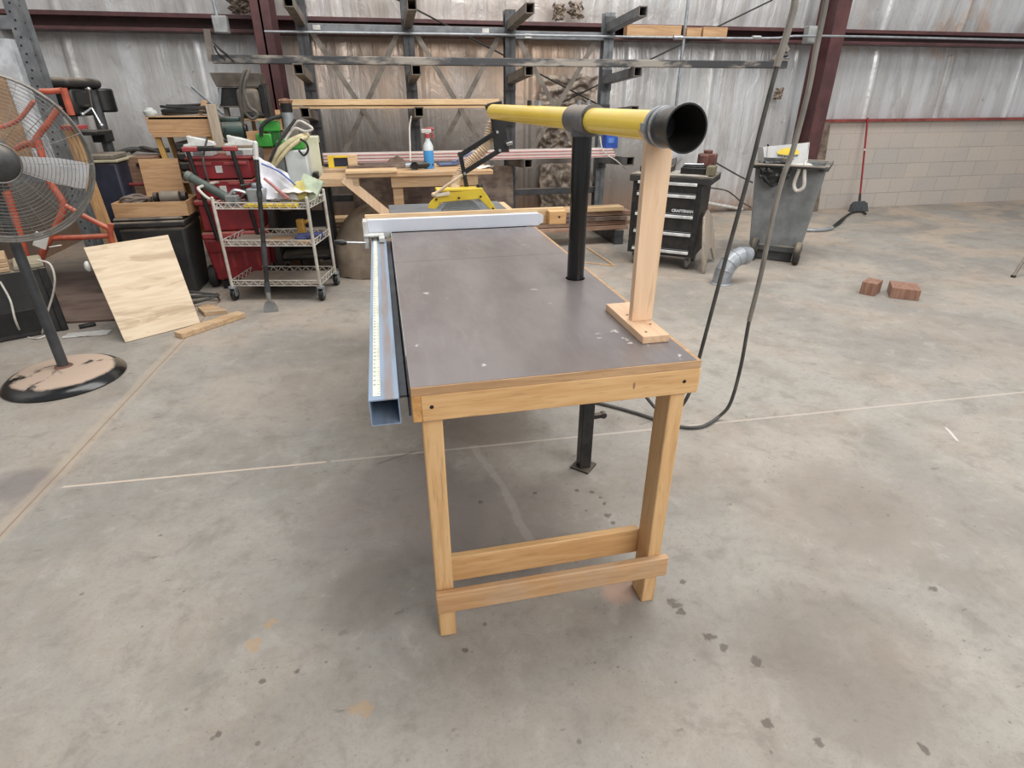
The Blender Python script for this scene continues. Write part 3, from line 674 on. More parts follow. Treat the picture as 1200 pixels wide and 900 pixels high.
# long bar lying on the second arms
b0, b1 = Y(250, 74, 5.93), Y(921, 75, 5.93); zb = 1.765
br_ = thing('steel_bar', 'long dusty steel tube lying across the rack arms with end brackets', 'bar', (1.4, 5.93, zb-.035))
MB().obox(((b0.x+b1.x)/2, 5.93, zb), (b1.x-b0.x, .06, .066)).build('tube', mat('patchy_bar', (66, 66, 68), .45, .3, (152, 144, 134), 3.2, st=(.8, 3, 3), lo=.45, hi=.62), br_, .006)
p = Y(248, 72, 5.93); MB().beam(p, Y(242, 34, 5.93), .05, .012, (0, 1, 0)).build('end_strap', TAN_METAL, br_)
MB().tube([Y(251, 50, 5.9), Y(258, 58, 5.88), Y(268, 66, 5.9), Y(274, 72, 5.9)], .010, 7).tube([Y(251, 54, 5.92), Y(255, 62, 5.9), Y(264, 70, 5.9)], .008, 7).build('cable_loop', RUB, br_)
m = MB().beam(Y(906, 72, 5.93), Y(924, 55, 5.93), .012, .06).bx(Y(904, 75, 5.93).x, b1.x, 5.895, 5.965, zb+.034, zb+.05)
m.build('end_plate', TAN_METAL, br_)
m = MB()
for k in range(5): m.ring(Y(921-1.2*k, 70-4*k, 5.93), .028, .006, (0, .2, 1), 14, 5)
m.build('spring', BLKM, br_)
# ------------------------------------------------------------------ long boards on the rack
def lboard(x0, x1, y0, y1, z0, z1, m, lab, nm='long_board', grp='boards stored on the rack', bev=.002):
    return solo(MB().bx(x0, x1, y0, y1, z0, z1), nm, m, lab, 'board', grp, bev)
z3 = L3+.055
zA = L3+.082
bx0, bx1 = Y(330, 132, 6.0).x, Y(572, 132, 6.0).x
lboard(bx0+.06, bx1+.02, 5.96, 6.08, zA, zA+.022, W['board'], 'pale board under a thicker board, on the rack arms level with the yellow pipe end')
lboard(bx0, bx1+.10, 5.95, 6.09, zA+.030, zA+.078, W['board'], 'thick pale board topmost on the rack arms behind the yellow pipe end')
lboard(bx0+.3, bx1+.06, 6.10, 6.22, zA+.01, zA+.058, W['scrap'], 'pale board at the wall side of the two boards behind the yellow pipe end')
for xs_, lb_ in ((bx0+.2, 'thin wood strip between the pale rack boards, at the green machine end'), (bx1-.3, 'thin wood strip between the pale rack boards, at the yellow pipe end')): solo(MB().bx(xs_, xs_+.03, 5.98, 6.07, zA+.0222, zA+.0298), 'spacer_strip', W['scrap'], lb_, 'wood strip', 'spacers between the rack boards')
z4 = L4+.085
tx0, tx1 = Y(366, 188, 6.0).x, Y(720, 186, 6.0).x
labs = ['red-edged primed board lowest in the long stack beside the spray bottle', 'red-edged primed board, middle of the long stack beside the spray bottle', 'red-edged primed board topmost in the long stack beside the spray bottle']
for k in range(3):
    z = z4+k*.028
    t_ = thing('primed_board', labs[k], 'board', ((tx0+tx1)/2, 6.05, z), 0, 'primed boards on the rack')
    MB().bx(tx0+.02*k, tx1-.015*k, 5.98, 6.14, z, z+.0275).build('plank', PRIMER, t_, .002)
    MB().bx(tx0+.02*k, tx1-.015*k, 5.977, 5.98, z+.010, z+.016).build('painted_edge', REDLINE, t_)
# lumber on the low feet
x0, x1 = UX[0]-.2, Y(733, 250, 6.1).x
for k, (yy, z, e, c, lb) in enumerate(((6.0, .162, 0, 'lumber', 'dusty grey-red board at the bottom of the low lumber stack on the rack feet'), (6.02, .212, .05, 'lumber', 'dusty grey-red board second up in the low lumber stack'), (6.0, .262, -.02, 'darkb', 'dark board third up in the low lumber stack beside the tool chest'), (6.03, .312, .03, 'lumber', 'dusty board fourth up in the low lumber stack beside the tool chest'), (6.01, .362, -.06, 'board', 'pale board topmost in the low lumber stack beside the tool chest'))):
    lboard(x0+.1*(k % 2), x1+e, yy, yy+.16+.02*(k % 2), z, z+.042, W[c], lb, 'lumber_board', 'low lumber stack on the rack feet')
p0, p1 = F(688, 290), F(712, 311)
for a, b, l in (((688, 291), (720, 312), 'thin pale wood strip on the floor, nearer the tool chest'), ((655, 305), (719, 312), 'thin pale wood strip on the floor, crossing towards the dark table')):
    solo(MB().beam(F(*a)+V((0, 0, .006)), F(*b)+V((0, 0, .006)), .022, .012), 'wood_strip', W['scrap'], l, 'wood strip', 'thin strips on the floor', .001)
solo(MB().beam(F(693, 262)+V((0, 0, .008)), F(729, 282)+V((0, 0, .008)), .03, .016), 'shadow_strip', W['darkb'], 'thin dark strip standing in for shade on the floor by the low lumber stack', 'wood strip', None, .001)  # dark strip added as the shade below the low lumber stack
# ------------------------------------------------------------------ wall bits: wood on the girt, conduits, brace rods, patches
for a, b, t1, b1_, lab in ((733, 796, 38, 51, 'brown wood offcut lying on the wall girt above the pipe mouth, longest'), (803, 820, 36, 47, 'short brown wood offcut on the girt beside the silver upright conduit'), (822, 850, 35, 47, 'brown wood offcut on the girt, third along from the rack')):
    pa, pb = Y(a, b1_, 7.2), Y(b, b1_, 7.2); h = Y(a, t1, 7.2).z-pa.z
    solo(MB().bx(pa.x, pb.x, 7.18, 7.295, GZ0+.031, GZ0+.031+h), 'girt_offcut', W['tan'], lab, 'wood block', 'offcuts on the wall girt', .003)
cz = Y(600, 40, 6.9).z
m = thing('conduit', 'thin grey horizontal conduit running along the wall in front of the columns', 'conduit', (2, 6.63, 2.0))
MB().tube([Y(310, 37, 6.63), Y(600, 41, 6.6), Y(885, 45, 6.55), Y(960, 42, 6.53), Y(1230, 48, 6.53)], .011, 8, 4).build('pipe', GALV, m)
for px in (886, 794): 
    p = Y(px, 44, 6.56); MB().cyl(p+V((-.05, -.005, 0)), p+V((.05, -.005, 0)), .02, n=12).build('coupling', STEEL, m)
a = Y(803, -40, 7.0); b = Y(793, 135, 7.0); xx = (Y(803, 0, 7.24).x+Y(795, 130, 7.24).x)/2
solo(MB().cyl((xx, 7.24, 1.25), (xx, 7.24, 3.0), .018, n=12), 'wall_conduit', GALV, 'silver upright conduit on the wall behind the pipe mouth', 'conduit')
for px, py, w, lab in ((259, 29, .14, 'grey electrical box on the girt beside the dark red column by the rack'), (951, 41, .17, 'grey electrical box on the dark red column above the trash bin')):
    p = Y(px, py, 6.62)
    t_ = thing('electrical_box', lab, 'electrical box', p, 0, 'electrical boxes')
    MB().obox(p, (w*.9, .09, w)).build('box', mat('box_grey', (150, 152, 152), .5, .2, (128, 128, 128), 6), t_, .006)
    MB().obox(p+V((0, -.047, 0)), (w*.8, .006, w*.88)).build('cover', mat('cover_grey', (168, 170, 168), .5, .2), t_, .002)
    if px < 300: MB().cyl(p+V((-.02, 0, w/2)), p+V((-.06, .0, 1.0)), .014, n=10).build('conduit_stub', GALV, t_)
for a, b, l in (((455, -6), (700, 122), 'thin dark brace rod crossing the wall, sloping down towards the yellow pipe'), ((905, 0), (655, 122), 'thin dark brace rod crossing the wall, rising behind the upright conduit')):
    solo(MB().cyl(Y(*a, 7.22+.03*(b[0]<690)), Y(*b, 7.22+.03*(b[0]<690)), .009, n=8), 'brace_rod', RUB, l, 'brace rod', 'brace rods on the wall')
def crump(a, b, nm, lab, seed, y=7.46, amp=.035):
    p0, p1 = Y(a[0], a[1], y), Y(b[0], b[1], y)
    zt, zb_ = p0.z, p1.z; x0, x1 = Y(a[0], (a[1]+b[1])/2, y).x, Y(b[0], (a[1]+b[1])/2, y).x
    def fn(u, v):
        w = .05*mnoise.noise(V((v*4, seed, 1)))
        e = 1-max(abs(u-.5), abs(v-.5))*2
        return (x0+(x1-x0)*u+w, y-amp*(.4+mnoise.noise(V((u*5, v*5, seed)))+.6*mnoise.noise(V((u*8, v*8, seed))))*min(1, e*5), zb_+(zt-zb_)*v+.04*mnoise.noise(V((u*5, seed, 2))))
    solo(MB().grid(fn, 46, 46), nm, CRUMP, lab, 'torn insulation', 'torn insulation patches')
crump((633, 88), (699, 126), 'torn_insulation', 'crumpled brown torn insulation above the yellow pipe', 3)
crump((633, 146), (673, 180), 'torn_insulation', 'crumpled grey torn insulation right below the yellow pipe', 9)
crump((633, 192), (674, 242), 'torn_insulation', 'dark torn insulation below the red-edged boards', 14)
crump((268, -2), (296, 17), 'torn_insulation', 'torn foil insulation above the girt by the dark red column', 19, 7.44, .04)
crump((648, 4), (662, 24), 'torn_insulation', 'brown tear in the foil above the girt, farther from the corner post of the rack', 23, 7.44, .03)
crump((667, 2), (683, 22), 'torn_insulation', 'brown tear in the foil above the girt, nearest the end post of the rack', 27, 7.44, .03)
crump((907, 103), (917, 117), 'torn_insulation', 'small brown hole in the foil between the two hanging cords', 31, 7.47, .03)
# dark sheets under the bench
solo(MB().obox((.55, 6.52, .40), (1.75, .015, .80), Matrix.Rotation(-.12, 3, 'X')), 'plywood_sheet', W['darkb'], 'dark brown panel leaning under the workbench', 'panel', None, .002)
# ------------------------------------------------------------------ workbench with its clutter
BT = .915
wb = thing('workbench', 'pale wooden workbench under the spray bottle', 'workbench', (.35, 5.4, 0))
wx0, wx1 = Y(402, 205, 5.12).x+.02, Y(578, 200, 5.12).x
m = MB().bx(wx0, wx1, 5.12, 5.80, BT-.035, BT); m.build('bench_top', W['benchw'], wb, .004)
ax0, ax1 = Y(458, 210, 5.17).x, Y(560, 210, 5.17).x
MB().bx(ax0, ax1, 5.16, 5.20, BT-.125, BT-.036).build('front_rail', W['benchw'], wb, .003)
MB().bx(ax0, ax1, 5.70, 5.74, BT-.125, BT-.036).build('back_rail', W['benchw'], wb, .003)
for x in (ax0+.01, ax1-.10):
    for y in (5.205, 5.62): MB().bx(x, x+.085, y, y+.07, 0, BT-.036).build('leg', W['benchw'], wb, .003)
pa, pb = Y(403, 210, 5.135), Y(452, 250, 5.16)
d = (pb-pa); pe = pa+d*1.15
MB().beam(V((pa.x+.0, 5.15, BT-.04)), V((pe.x, 5.19, pe.z)), .035, .075).build('diagonal_brace', W['post'], wb, .003)
bt2 = MB().bx(wx0-.0, wx0+.42, 5.10, 5.30, BT, BT+.02)
solo(bt2, 'ply_scrap', W['board'], 'pale plywood offcut on the workbench corner', 'board', None, .002)
MB().bx(wx0-.22, wx0+.1, 5.14, 5.55, BT-.10, BT-.036).bx(wx0-.38, wx0, 5.60, 5.80, BT-.05, BT-.012).build('side_wing', W['scrap'], wb, .003)
# spray bottle
sp_ = Y(503, 193, 5.36); sp_.z = BT
s0 = thing('spray_bottle', 'clear spray bottle of blue liquid with a red trigger on the workbench', 'spray bottle', sp_)
bh = Y(503, 150, 5.36).z-BT; rr = .044
MB().lathe([(rr*.96, 0), (rr, .01), (rr, bh*.44), (rr*.98, bh*.455)], sp_, n=24).build('liquid', WBLUE, s0)
MB().lathe([(rr*1.0, bh*.456), (rr, bh*.55), (rr*.72, bh*.64), (rr*.46, bh*.70), (rr*.44, bh*.80)], sp_, n=24).build('bottle', CLEARW, s0)
MB().lathe([(rr*.5, bh*.76), (rr*.5, bh*.86), (rr*.3, bh*.87)], sp_, n=18).build('collar', REDP2, s0)
t_ = sp_+V((0, 0, bh*.93))
MB().obox(t_+V((-.008, 0, 0)), (.085, .026, .032)).obox(t_+V((0, 0, -.03)), (.03, .024, .04)).build('spray_head', WHT, s0, .005)
MB().tube([t_+V((-.02, 0, .012)), t_+V((.03, 0, .018)), t_+V((.055, 0, .012))], .012, 8).tube([t_+V((.03, 0, -.005)), t_+V((.045, 0, -.03)), t_+V((.04, 0, -.06))], .008, 8).build('trigger', REDP2, s0)
# angle grinder, pad, level, block
p = Y(488, 191, 5.30); p.z = BT
a0 = thing('angle_grinder', 'grey and black angle grinder lying beside the spray bottle', 'grinder', p)
MB().cyl(p+V((-.03, 0, .035)), p+V((.14, .05, .035)), .03, .026, 16).build('body', BLKM, a0)
MB().cyl(p+V((-.03, 0, .035)), p+V((-.10, -.02, .035)), .026, .022, 14).build('gear_head', GALV, a0)
MB().cyl(p+V((-.02, -.045, .033)), p+V((-.02, -.03, .033)), .032, n=18).ring(p+V((-.02, -.046, .033)), .03, .006, (0, 1, 0), 20).build('wheel', BLK, a0)
pts = [Y(479, 140, 5.95), Y(480, 165, 5.95), Y(480.5, 186, 5.85)]
solo(MB().tube([Y(482, 136, 5.9), Y(480, 150, 5.88), Y(480.5, 170, 5.84), Y(481, 189, 5.75)], .008, 7), 'white_cable', WCORD, 'white cord hanging down behind the workbench', 'cord')
p = Y(518, 190, 5.5); p.z = BT
solo(MB().obox(p+V((.06, .02, .02)), (.20, .10, .018), Matrix.Rotation(.2, 3, 'Z')).cyl(p+V((.1, .0, .035)), p+V((.30, .08, .11)), .008), 'blue_scraper', mat('steel_blue', (96, 112, 150), .45, .1), 'steel-blue flat tool with a thin handle behind the spray bottle', 'tool', None, .002)
p = Y(385, 193, 5.72); q2 = Y(408, 182, 5.72); p.z = BT-.0115
lv_ = thing('spirit_level', 'yellow frame with a dark blue centre at the rack end of the workbench', 'level', V(((p.x+q2.x)/2, 5.72, p.z)))
m = MB().bx(p.x, q2.x, 5.70, 5.735, q2.z-.018, q2.z).bx(p.x, p.x+.05, 5.70, 5.735, p.z, q2.z-.018).bx(p.x+.05, q2.x, 5.70, 5.735, p.z, p.z+.008); m.build('frame', YEL, lv_, .002)
MB().bx(p.x+.05, q2.x, 5.712, 5.73, p.z+.008, q2.z-.018).build('panel', NAVY, lv_)
p = Y(414, 194, 5.5)
solo(MB().bx(p.x-.04, p.x+.04, 5.46, 5.54, BT, BT+.115), 'wood_block', W['board'], 'small pale wood block standing at the workbench end by the yellow frame', 'wood block', None, .003)
p = Y(465, 190, 5.6); p.z = BT
solo(MB().grid(lambda u, v: (p.x-.09+.18*u, p.y+.1*v, BT+.012+.07*math.sin(u*3.1)*v+.02*mnoise.noise(V((u*4, v*4, 5)))), 14, 8).solidify(.003), 'rag', mat('brown_rag', (104, 84, 70), .9, 0, (80, 64, 54), 8), 'crumpled brown rag at the back of the workbench', 'rag')
for k, (xo, yo, L, an) in enumerate(((-.1, .02, .55, .05), (.05, .16, .5, .10), (.0, .32, .45, .03))):
    solo(MB().beam((wx0+.1+xo, 5.4+yo*.7, BT+.016), (wx0+.1+xo+L, 5.4+yo*.7+L*an, BT+.016), .05, .03), 'scrap_stick', W['darkb'], ('weathered stick on the workbench end, nearest the diagonal brace', 'weathered stick in the middle of three on the workbench end', 'weathered stick on the workbench end, nearest the wall')[k], 'stick', 'weathered sticks on the workbench', .002)
p = Y(572, 196, 5.25)
solo(MB().grid(lambda u, v: (p.x-.12+.17*u, 5.22+.25*v, BT+.003+.10*max(0, .35-v)*(u-.3)+.006*mnoise.noise(V((u*5, v*5, 2)))), 12, 12).solidify(.002), 'paper_sheet', PAPER, 'white paper sheet on the workbench end beside the rack', 'paper')
# dusty covered hump under the bench
ce = V((-.25, 5.52, .0))
def hump(u, v):
    a = u*2*PI; h = v
    rx, ry = .42, .34
    k = (1-h**3.0)**.5 if h < 1 else 0
    k = max(k, .0)
    w = 1+.06*mnoise.noise(V((math.cos(a)*1.5, math.sin(a)*1.5, h*2)))
    sk = .10*h
    return (ce.x+rx*k*w*math.cos(a)+sk+.12, ce.y+ry*k*w*math.sin(a), .005+.62*h+.02*mnoise.noise(V((math.cos(a)*3, math.sin(a)*3, h*3))))
sk = thing('covered_machine', 'rounded hump under a dusty tan canvas below the workbench brace', 'covered machine', ce)
MB().grid(hump, 48, 26).build('canvas_cover', CANVAS, sk, ang=80)
# ------------------------------------------------------------------ blue bin and odds on the rack end
p = Y(714, 182, 6.05)
bb = thing('blue_bin', 'small blue plastic bin behind the black post on the red-edged boards', 'bin', V((p.x, 6.06, z4+.084)))
h_ = .125; cz_ = z4+.0845
m = MB().bx(p.x-.065, p.x+.065, 6.0, 6.12, cz_, cz_+.004).bx(p.x-.065, p.x+.065, 6.0, 6.004, cz_, cz_+h_).bx(p.x-.065, p.x+.065, 6.116, 6.12, cz_, cz_+h_).bx(p.x-.065, p.x-.061, 6.0, 6.12, cz_, cz_+h_).bx(p.x+.061, p.x+.065, 6.0, 6.12, cz_, cz_+h_)
m.build('tub', BLUE, bb, .002)
MB().bx(p.x-.04, p.x+.02, 5.996, 5.9998, cz_+.05, cz_+.1).build('faded_label', mat('faded_blue', (90, 130, 200), .6), bb)
solo(MB().tube([Y(703, 160, 5.97), Y(706, 175, 5.94), Y(712, 182, 5.92), Y(722, 188, 5.93), Y(733, 198, 5.95)], .006, 6), 'rack_cord', WCORD, 'thin cord drooping off the rack end by the blue bin', 'cord')
# ------------------------------------------------------------------ tool chest
ca, cb = Y(735, 290, 5.2), Y(812, 303, 4.80)
ex = V((cb.x-ca.x, cb.y-ca.y, 0)); cw = ex.length; rz = math.atan2(ex.y, ex.x); CD = .46
tc = thing('tool_chest', 'black rolling tool chest with chrome drawer pulls beyond the pale wooden prop', 'tool chest', (ca.x, ca.y, 0), rz)
Tc = TM[tc.name]
def loc(mb): mb.bm.transform(Tc); return mb
CH = .84
loc(MB().bx(0, cw, .006, CD, .12, CH-.06)).build('body', BLKM, tc, .006)
m = MB().bx(-.03, cw+.07, -.02, CD+.02, CH-.06, CH-.005).bx(-.03, cw+.07, -.02, CD+.02, CH-.004, CH+.004); loc(m).build('top_tray', BLKD, tc, .008)
loc(MB().bx(.0, cw+.02, 0.0, CD, CH+.0045, CH+.0105)).build('worktop', mat('worn_grey_top', (176, 170, 160), .7, 0, (130, 124, 116), 8), tc, .002)
zs = [.795, .69, .51, .35, .185, .132]
PULL = mat('bright_pull', (226, 226, 224), .35, .25)
for k in range(5):
    zt, zb_ = zs[k], zs[k+1]
    d = loc(MB().bx(.05, cw-.05, -.004, .02, zb_+.006, zt-.004)).build('drawer', BLKM, tc, .003)
    loc(MB().bx(.05, cw-.05, -.026, -.004, zt-.032, zt-.006)).build('pull', PULL, d, .004)
    if k == 2:
        pass
for k, z in enumerate(zs[1:5]): loc(MB().bx(.05, cw-.05, -.006, -.003, z+.002, z+.0055)).build('trim_line', GALV, tc)
R3 = Tc.to_3x3()
LET = mat('silver_letters', (206, 206, 206), .4)
text('logo_lettering', 'CRAFTSMAN', .034, LET, tc, Tc @ V((cw*.76, -.0045, zs[2]+.032)), R3 @ V((1, 0, 0)), V((0, 0, 1)), .001, bold=.0018)
for x in (.06, cw-.06):
    for y in (.07, CD-.07):
        c_ = loc(MB().bx(x-.03, x+.03, y-.03, y+.03, .105, .12).bx(x-.022, x-.017, y-.02, y+.03, .045, .106).bx(x+.017, x+.022, y-.02, y+.03, .045, .106)).build('caster', GALV, tc, .001)
        m = MB().cyl((x-.015, y+.012, .052), (x+.015, y+.012, .052), .052, n=20); loc(m).build('wheel', mat('grey_wheel', (110, 104, 98), .6, 0, (84, 80, 74), 9), c_, .004)
def tcp(x, y, z): return Tc @ V((x, y, z))
TZ = CH+.0106
# things on the chest
p0 = tcp(.16, .25, TZ)
k_ = thing('black_case', 'flat black open case on the chest top, on the rack side of the pale prop', 'case', p0, rz)
m = MB().bx(.02, .30, .12, .36, TZ, TZ+.05); loc(m).build('case_body', BLKD, k_, .006)
m = MB().obox((.16, .36, TZ+.09), (.28, .015, .13), Matrix.Rotation(-.5, 3, 'X')); loc(m).build('case_lid', BLKM, k_, .004)
m = MB().sph((.17, .03, TZ+.030), .032, (1.2, 1, .94)); loc(m); solo(m, 'yellow_ball', LIDY, 'pale yellow ball on the chest top beside the prop', 'ball')
gb = MB().sph((.20, .42, TZ+.19), .15, (.95, .55, 1.25), 18, .35, 4); loc(gb)
solo(gb, 'plastic_bag', BAG, 'translucent grey plastic bag behind the black case on the chest', 'bag', None, 0, 80)
m = MB().bx(.40, .62, .10, .26, TZ, TZ+.055).bx(.41, .60, .12, .24, TZ+.055, TZ+.068); loc(m)
pl_ = solo(m, 'black_toolbox', BLK, 'low black tool box on the chest top under the pipe mouth', 'tool box', None, .006)
m = MB().bx(.43, .58, .18, .23, TZ+.0685, TZ+.078); loc(m); solo(m, 'flat_bar', STEEL, 'bright flat metal bar on the low black tool box', 'bar', None, .002)
m = MB().cyl((.42, .14, TZ+.0795), (.58, .155, TZ+.0795), .011, n=10).sph((.58, .155, TZ+.0815), .013); loc(m); solo(m, 'metal_wrench', STEEL, 'bright round-ended metal tool on the low black tool box', 'tool')
m = MB().bx(.50, .66, .30, .42, TZ, TZ+.16).bx(.52, .60, .28, .30, TZ+.04, TZ+.15).cyl((.58, .36, TZ+.16), (.58, .36, TZ+.19), .04); loc(m)
solo(m, 'rusty_vise', mat('rust_brown', (110, 70, 62), .7, .1, (80, 50, 46), 10, dust=.3), 'rusty red-brown machine block at the back of the chest top', 'machine', None, .008)
m = MB().bx(.63, .70, .06, .22, TZ-.0, TZ+.075); loc(m)
solo(m, 'olive_box', mat('olive_card', (120, 114, 92), .8, 0, (100, 94, 76), 6), 'small olive box on the chest corner toward the trash bin', 'box', None, .003)
m = MB().cyl((.05, .06, TZ+.008), (.30, .10, TZ+.008), .007, n=8).bx(.07, .2, .0, .05, TZ, TZ+.008); loc(m)
solo(m, 'flat_bar', GALV, 'grey flat bar lying at the chest top front edge', 'bar')
# grey board with a notched foot leaning on the chest
wa, wb_ = F(823, 321), F(836, 305)
exx = V((wb_.x-wa.x, wb_.y-wa.y, 0)); wl = exx.length
th_ = V((-.05, .05, .42)).normalized()
ppoly = [(0, 0), (.04, .0), (wl*.38, .17), (wl*.66, .17), (wl-.05, .02), (wl, .02), (wl*.97, .20), (wl*.78, .45), (wl*.45, .54), (wl*.12, .50), (.01, .32), (-.015, .12)]
gm = MB().prism(ppoly, wa, exx, th_, .02)
solo(gm, 'stool_side', wood('weathered_grey_wood', (176, 164, 150), (142, 130, 118), 2, dust=.3), 'weathered grey notched board standing beside the tool chest', 'board', None, .003)
# ------------------------------------------------------------------ trash bin on wheels
wa, wb_ = F(884, 305), F(925, 307)
t0 = V((.74, -.67, 0)).normalized(); rz = math.atan2(t0.y, t0.x)
mid = F(903, 305)
tb = thing('trash_bin', 'grey two-wheeled trash bin full of rubbish by the dark red column', 'trash bin', (mid.x, mid.y, 0), rz)
Tb = TM[tb.name]
def lb(mb): mb.bm.transform(Tb); return mb
BH = .90
shell = MB()
def rect(cx, cy, sx, sy, z): return [V((cx+a*sx/2, cy+b*sy/2, z)) for a, b in ((-1, -1), (1, -1), (1, 1), (-1, 1))]
rings = [rect(0, .26, .46, .50, .12), rect(0, .25, .60, .56, BH), rect(0, .25, .575, .535, BH), rect(0, .26, .44, .48, .16)]
vs = [v for r in rings for v in r]; fs = [(k*4+i, k*4+(i+1) % 4, k*4+4+(i+1) % 4, k*4+4+i) for k in range(3) for i in range(4)]+[(3, 2, 1, 0), (12, 13, 14, 15)]
shell._add(vs, fs)
lb(shell).build('tub', GREY, tb, .02, seg=3)
m = MB()
for a in ((-.335, .335, -.07, -.02), (-.335, .335, .52, .57)): m.bx(a[0], a[1], a[2], a[3], BH-.035, BH+.012)
for a in ((-.335, -.29, -.02, .52), (.29, .335, -.02, .52)): m.bx(a[0], a[1], a[2], a[3], BH-.035, BH+.012)
lb(m).build('rim', mat('dark_rim', (82, 84, 84), .6, 0, (66, 68, 68), 6, dust=.4), tb, .010, seg=3)
lb(MB().tube([(-.26, -.07, BH-.02), (-.26, -.12, BH+.0), (.26, -.12, BH+.0), (.26, -.07, BH-.02)], .016, 8, 4)).build('handle', BLKD, tb)
lb(MB().bx(-.20, .20, -.045, .05, .10, .16).cyl((-.20, -.02, .105), (.20, -.02, .105), .012)).build('axle_housing', mat('dark_grey_plastic', (74, 76, 76), .6, 0, (60, 62, 62), 6, dust=.3), tb, .008)
lb(MB().bx(-.18, .18, .0, .4, .0, .10).bx(-.22, .22, .3, .5, 0, .13)).build('foot', mat('dark_grey_plastic', (74, 76, 76), .6), tb, .01)
for s in (-1, 1):
    w_ = lb(MB().lathe([(.04, -.028), (.098, -.028), (.108, -.016), (.108, .016), (.098, .028), (.04, .028)], (s*.20+.03, -.045, .108), (1, 0, 0), 30)).build('wheel', mat('tyre', (40, 39, 37), .75, 0, (58, 54, 50), 10, dust=.4), tb)
    lb(MB().lathe([(.0, -.034), (.06, -.032), (.062, .02), (.02, .03), (0, .03)], (s*.20+.03, -.045, .108), (1, 0, 0), 24)).build('wheel_hub', mat('rusty_hub', (172, 150, 120), .6, 0, (110, 72, 58), 14), w_)
# rope loop, black bag, carton
m = MB().tube([(.10, -.078, BH+.01), (.085, -.092, BH-.06), (.075, -.085, BH-.16), (.11, -.083, BH-.21), (.16, -.083, BH-.17), (.145, -.09, BH-.07), (.13, -.085, BH+.02), (.12, .1, BH+.03)], .016, 8, 6)
lb(m); solo(m, 'rope_loop', WCORD, 'white rope loop hanging over the trash bin rim', 'rope')
m = MB().grid(lambda u, v: (-.24+.26*u+.03*mnoise.noise(V((u*3, v*3, 1))), -.082-.03*mnoise.noise(V((u*6, v*6, 3)))-.03*v*(1-v)-.005+(.18 if v > .9 else 0)*(v-.9)*5, BH-.20+.26*v+.10*abs(u-.5)*(1-v)*1.8), 22, 22).solidify(.004)
lb(m); solo(m, 'black_bag', BLK, 'black plastic bag bunched over the trash bin rim', 'bag', None, 0, 80)
# carton with yellow logo sticking up out of the bin
e1 = V((.97, -.24, 0)).normalized()
p0 = Y(903, 203, 5.15)
ct = thing('carton', 'white carton with a yellow oval logo sticking out of the trash bin', 'carton', p0)
up_ = V((-.02, .15, 1)).normalized()
xs = lambda px, py: None
cwid = (Y(941, 170, 5.15)-Y(899, 172, 5.15)).length*.97
WCART = mat('grey_white_card', (204, 204, 202), .6, 0, (188, 188, 186), 5)
o_ = Y(903, 199, 5.17)
poly = [(-.02, -.04), (cwid*.84, -.04), (cwid*.93, .20), (cwid*.93, .245), (-.09, .205), (-.07, .1)]
MB().prism(poly, o_, e1, up_, -.012).build('front_panel', WCART, ct, .001)
nrm = e1.cross(up_)
MB().prism([(0, -.04), (.20, -.04), (.22, .25), (.0, .245)], o_+e1*(cwid*.90), -nrm, up_, .012).build('side_panel', WHT, ct, .001)
MB().prism([(0, -.04), (.20, -.04), (.22, .22), (.0, .205)], o_+e1*(-.055), -nrm, up_, .012).build('side_panel', WCART, ct, .001)
el = [(.105*math.cos(a), .045*math.sin(a) if math.sin(a) > 0 else .018*math.sin(a)) for a in [2*PI*i/30 for i in range(30)]]
lo = o_+e1*(cwid*.40)+up_*.150+nrm*.0135
lg = MB().prism(el, lo-nrm*.001, e1, up_, .0016).build('yellow_logo', YEL, ct)
m = MB()
for k in range(7): m.obox(lo+e1*(-.085+.028*k)+up_*(-.022-.010*math.sin(k/6*PI))+nrm*.0005, (.018, .002, .010), Matrix((e1, -nrm, up_)).transposed())
m.tube([lo+e1*a+up_*b for a, b in ((-.06, -.045), (0, -.06), (.06, -.05))], .003, 5)
m.build('logo_script', INK, lg)
m = MB().sph(Tb @ V((0, .3, BH-.10)), .26, (1, 1, .45), 20, .3, 8)
solo(m, 'rubbish', PAPER, 'crumpled rubbish filling the grey trash bin', 'rubbish', None, 0, 80)['kind'] = 'stuff'
m = MB().beam(Tb @ V((-.17, .15, BH-.05)), Tb @ V((-.24, .08, BH+.17)), .02, .006)
solo(m, 'thin_stick', BLKM, 'thin dark stick poking out of the trash bin', 'stick')
# ------------------------------------------------------------------ broom, floor hose, pipes at the wall
h0 = F(1006, 248); hy = h0.y
bh_ = thing('angle_broom', 'red-handled broom with a grey head against the block wall', 'broom', h0)
ht = Y(1017, 138, 7.35)
bw = (F(1019, 248)-F(992, 247)).length*.96
poly = [(-bw/2, 0), (bw/2, 0), (bw*.42, .12), (bw*.24, .15), (-bw*.24, .15), (-bw*.40, .11)]
hb = h0+V((0, -.03, 0))
MB().prism(poly, hb+V((0, .0, .0)), (1, 0, 0), (0, .25, 1), -.07).build('head', mat('broom_grey', (76, 80, 82), .9, 0, (56, 58, 60), 30, st=(3, 1, .3)), bh_, .01)
n0 = hb+V((-.0, .06, .13)); kq = n0+(ht-n0)*.10
MB().cyl(n0, kq, .018, .015).build('socket', BLKD, bh_)
MB().cyl(kq, ht, .012, n=12).build('handle', mat('red_handle', (156, 40, 44), .4), bh_)
md = n0+(ht-n0)*.62; MB().cyl(md, md+(ht-n0)*.02, .014, n=12).build('white_band', WHT, bh_)
fp = thing('floor_hose', 'black hose with a pale pipe end on the floor in front of the broom', 'hose', F(970, 268))
z_ = V((0, 0, .022))
MB().tube([F(934, 271)+z_, F(955, 272)+z_, F(968, 271)+z_, F(975, 269)+z_], .022, 10).build('pale_pipe', GALV, fp)
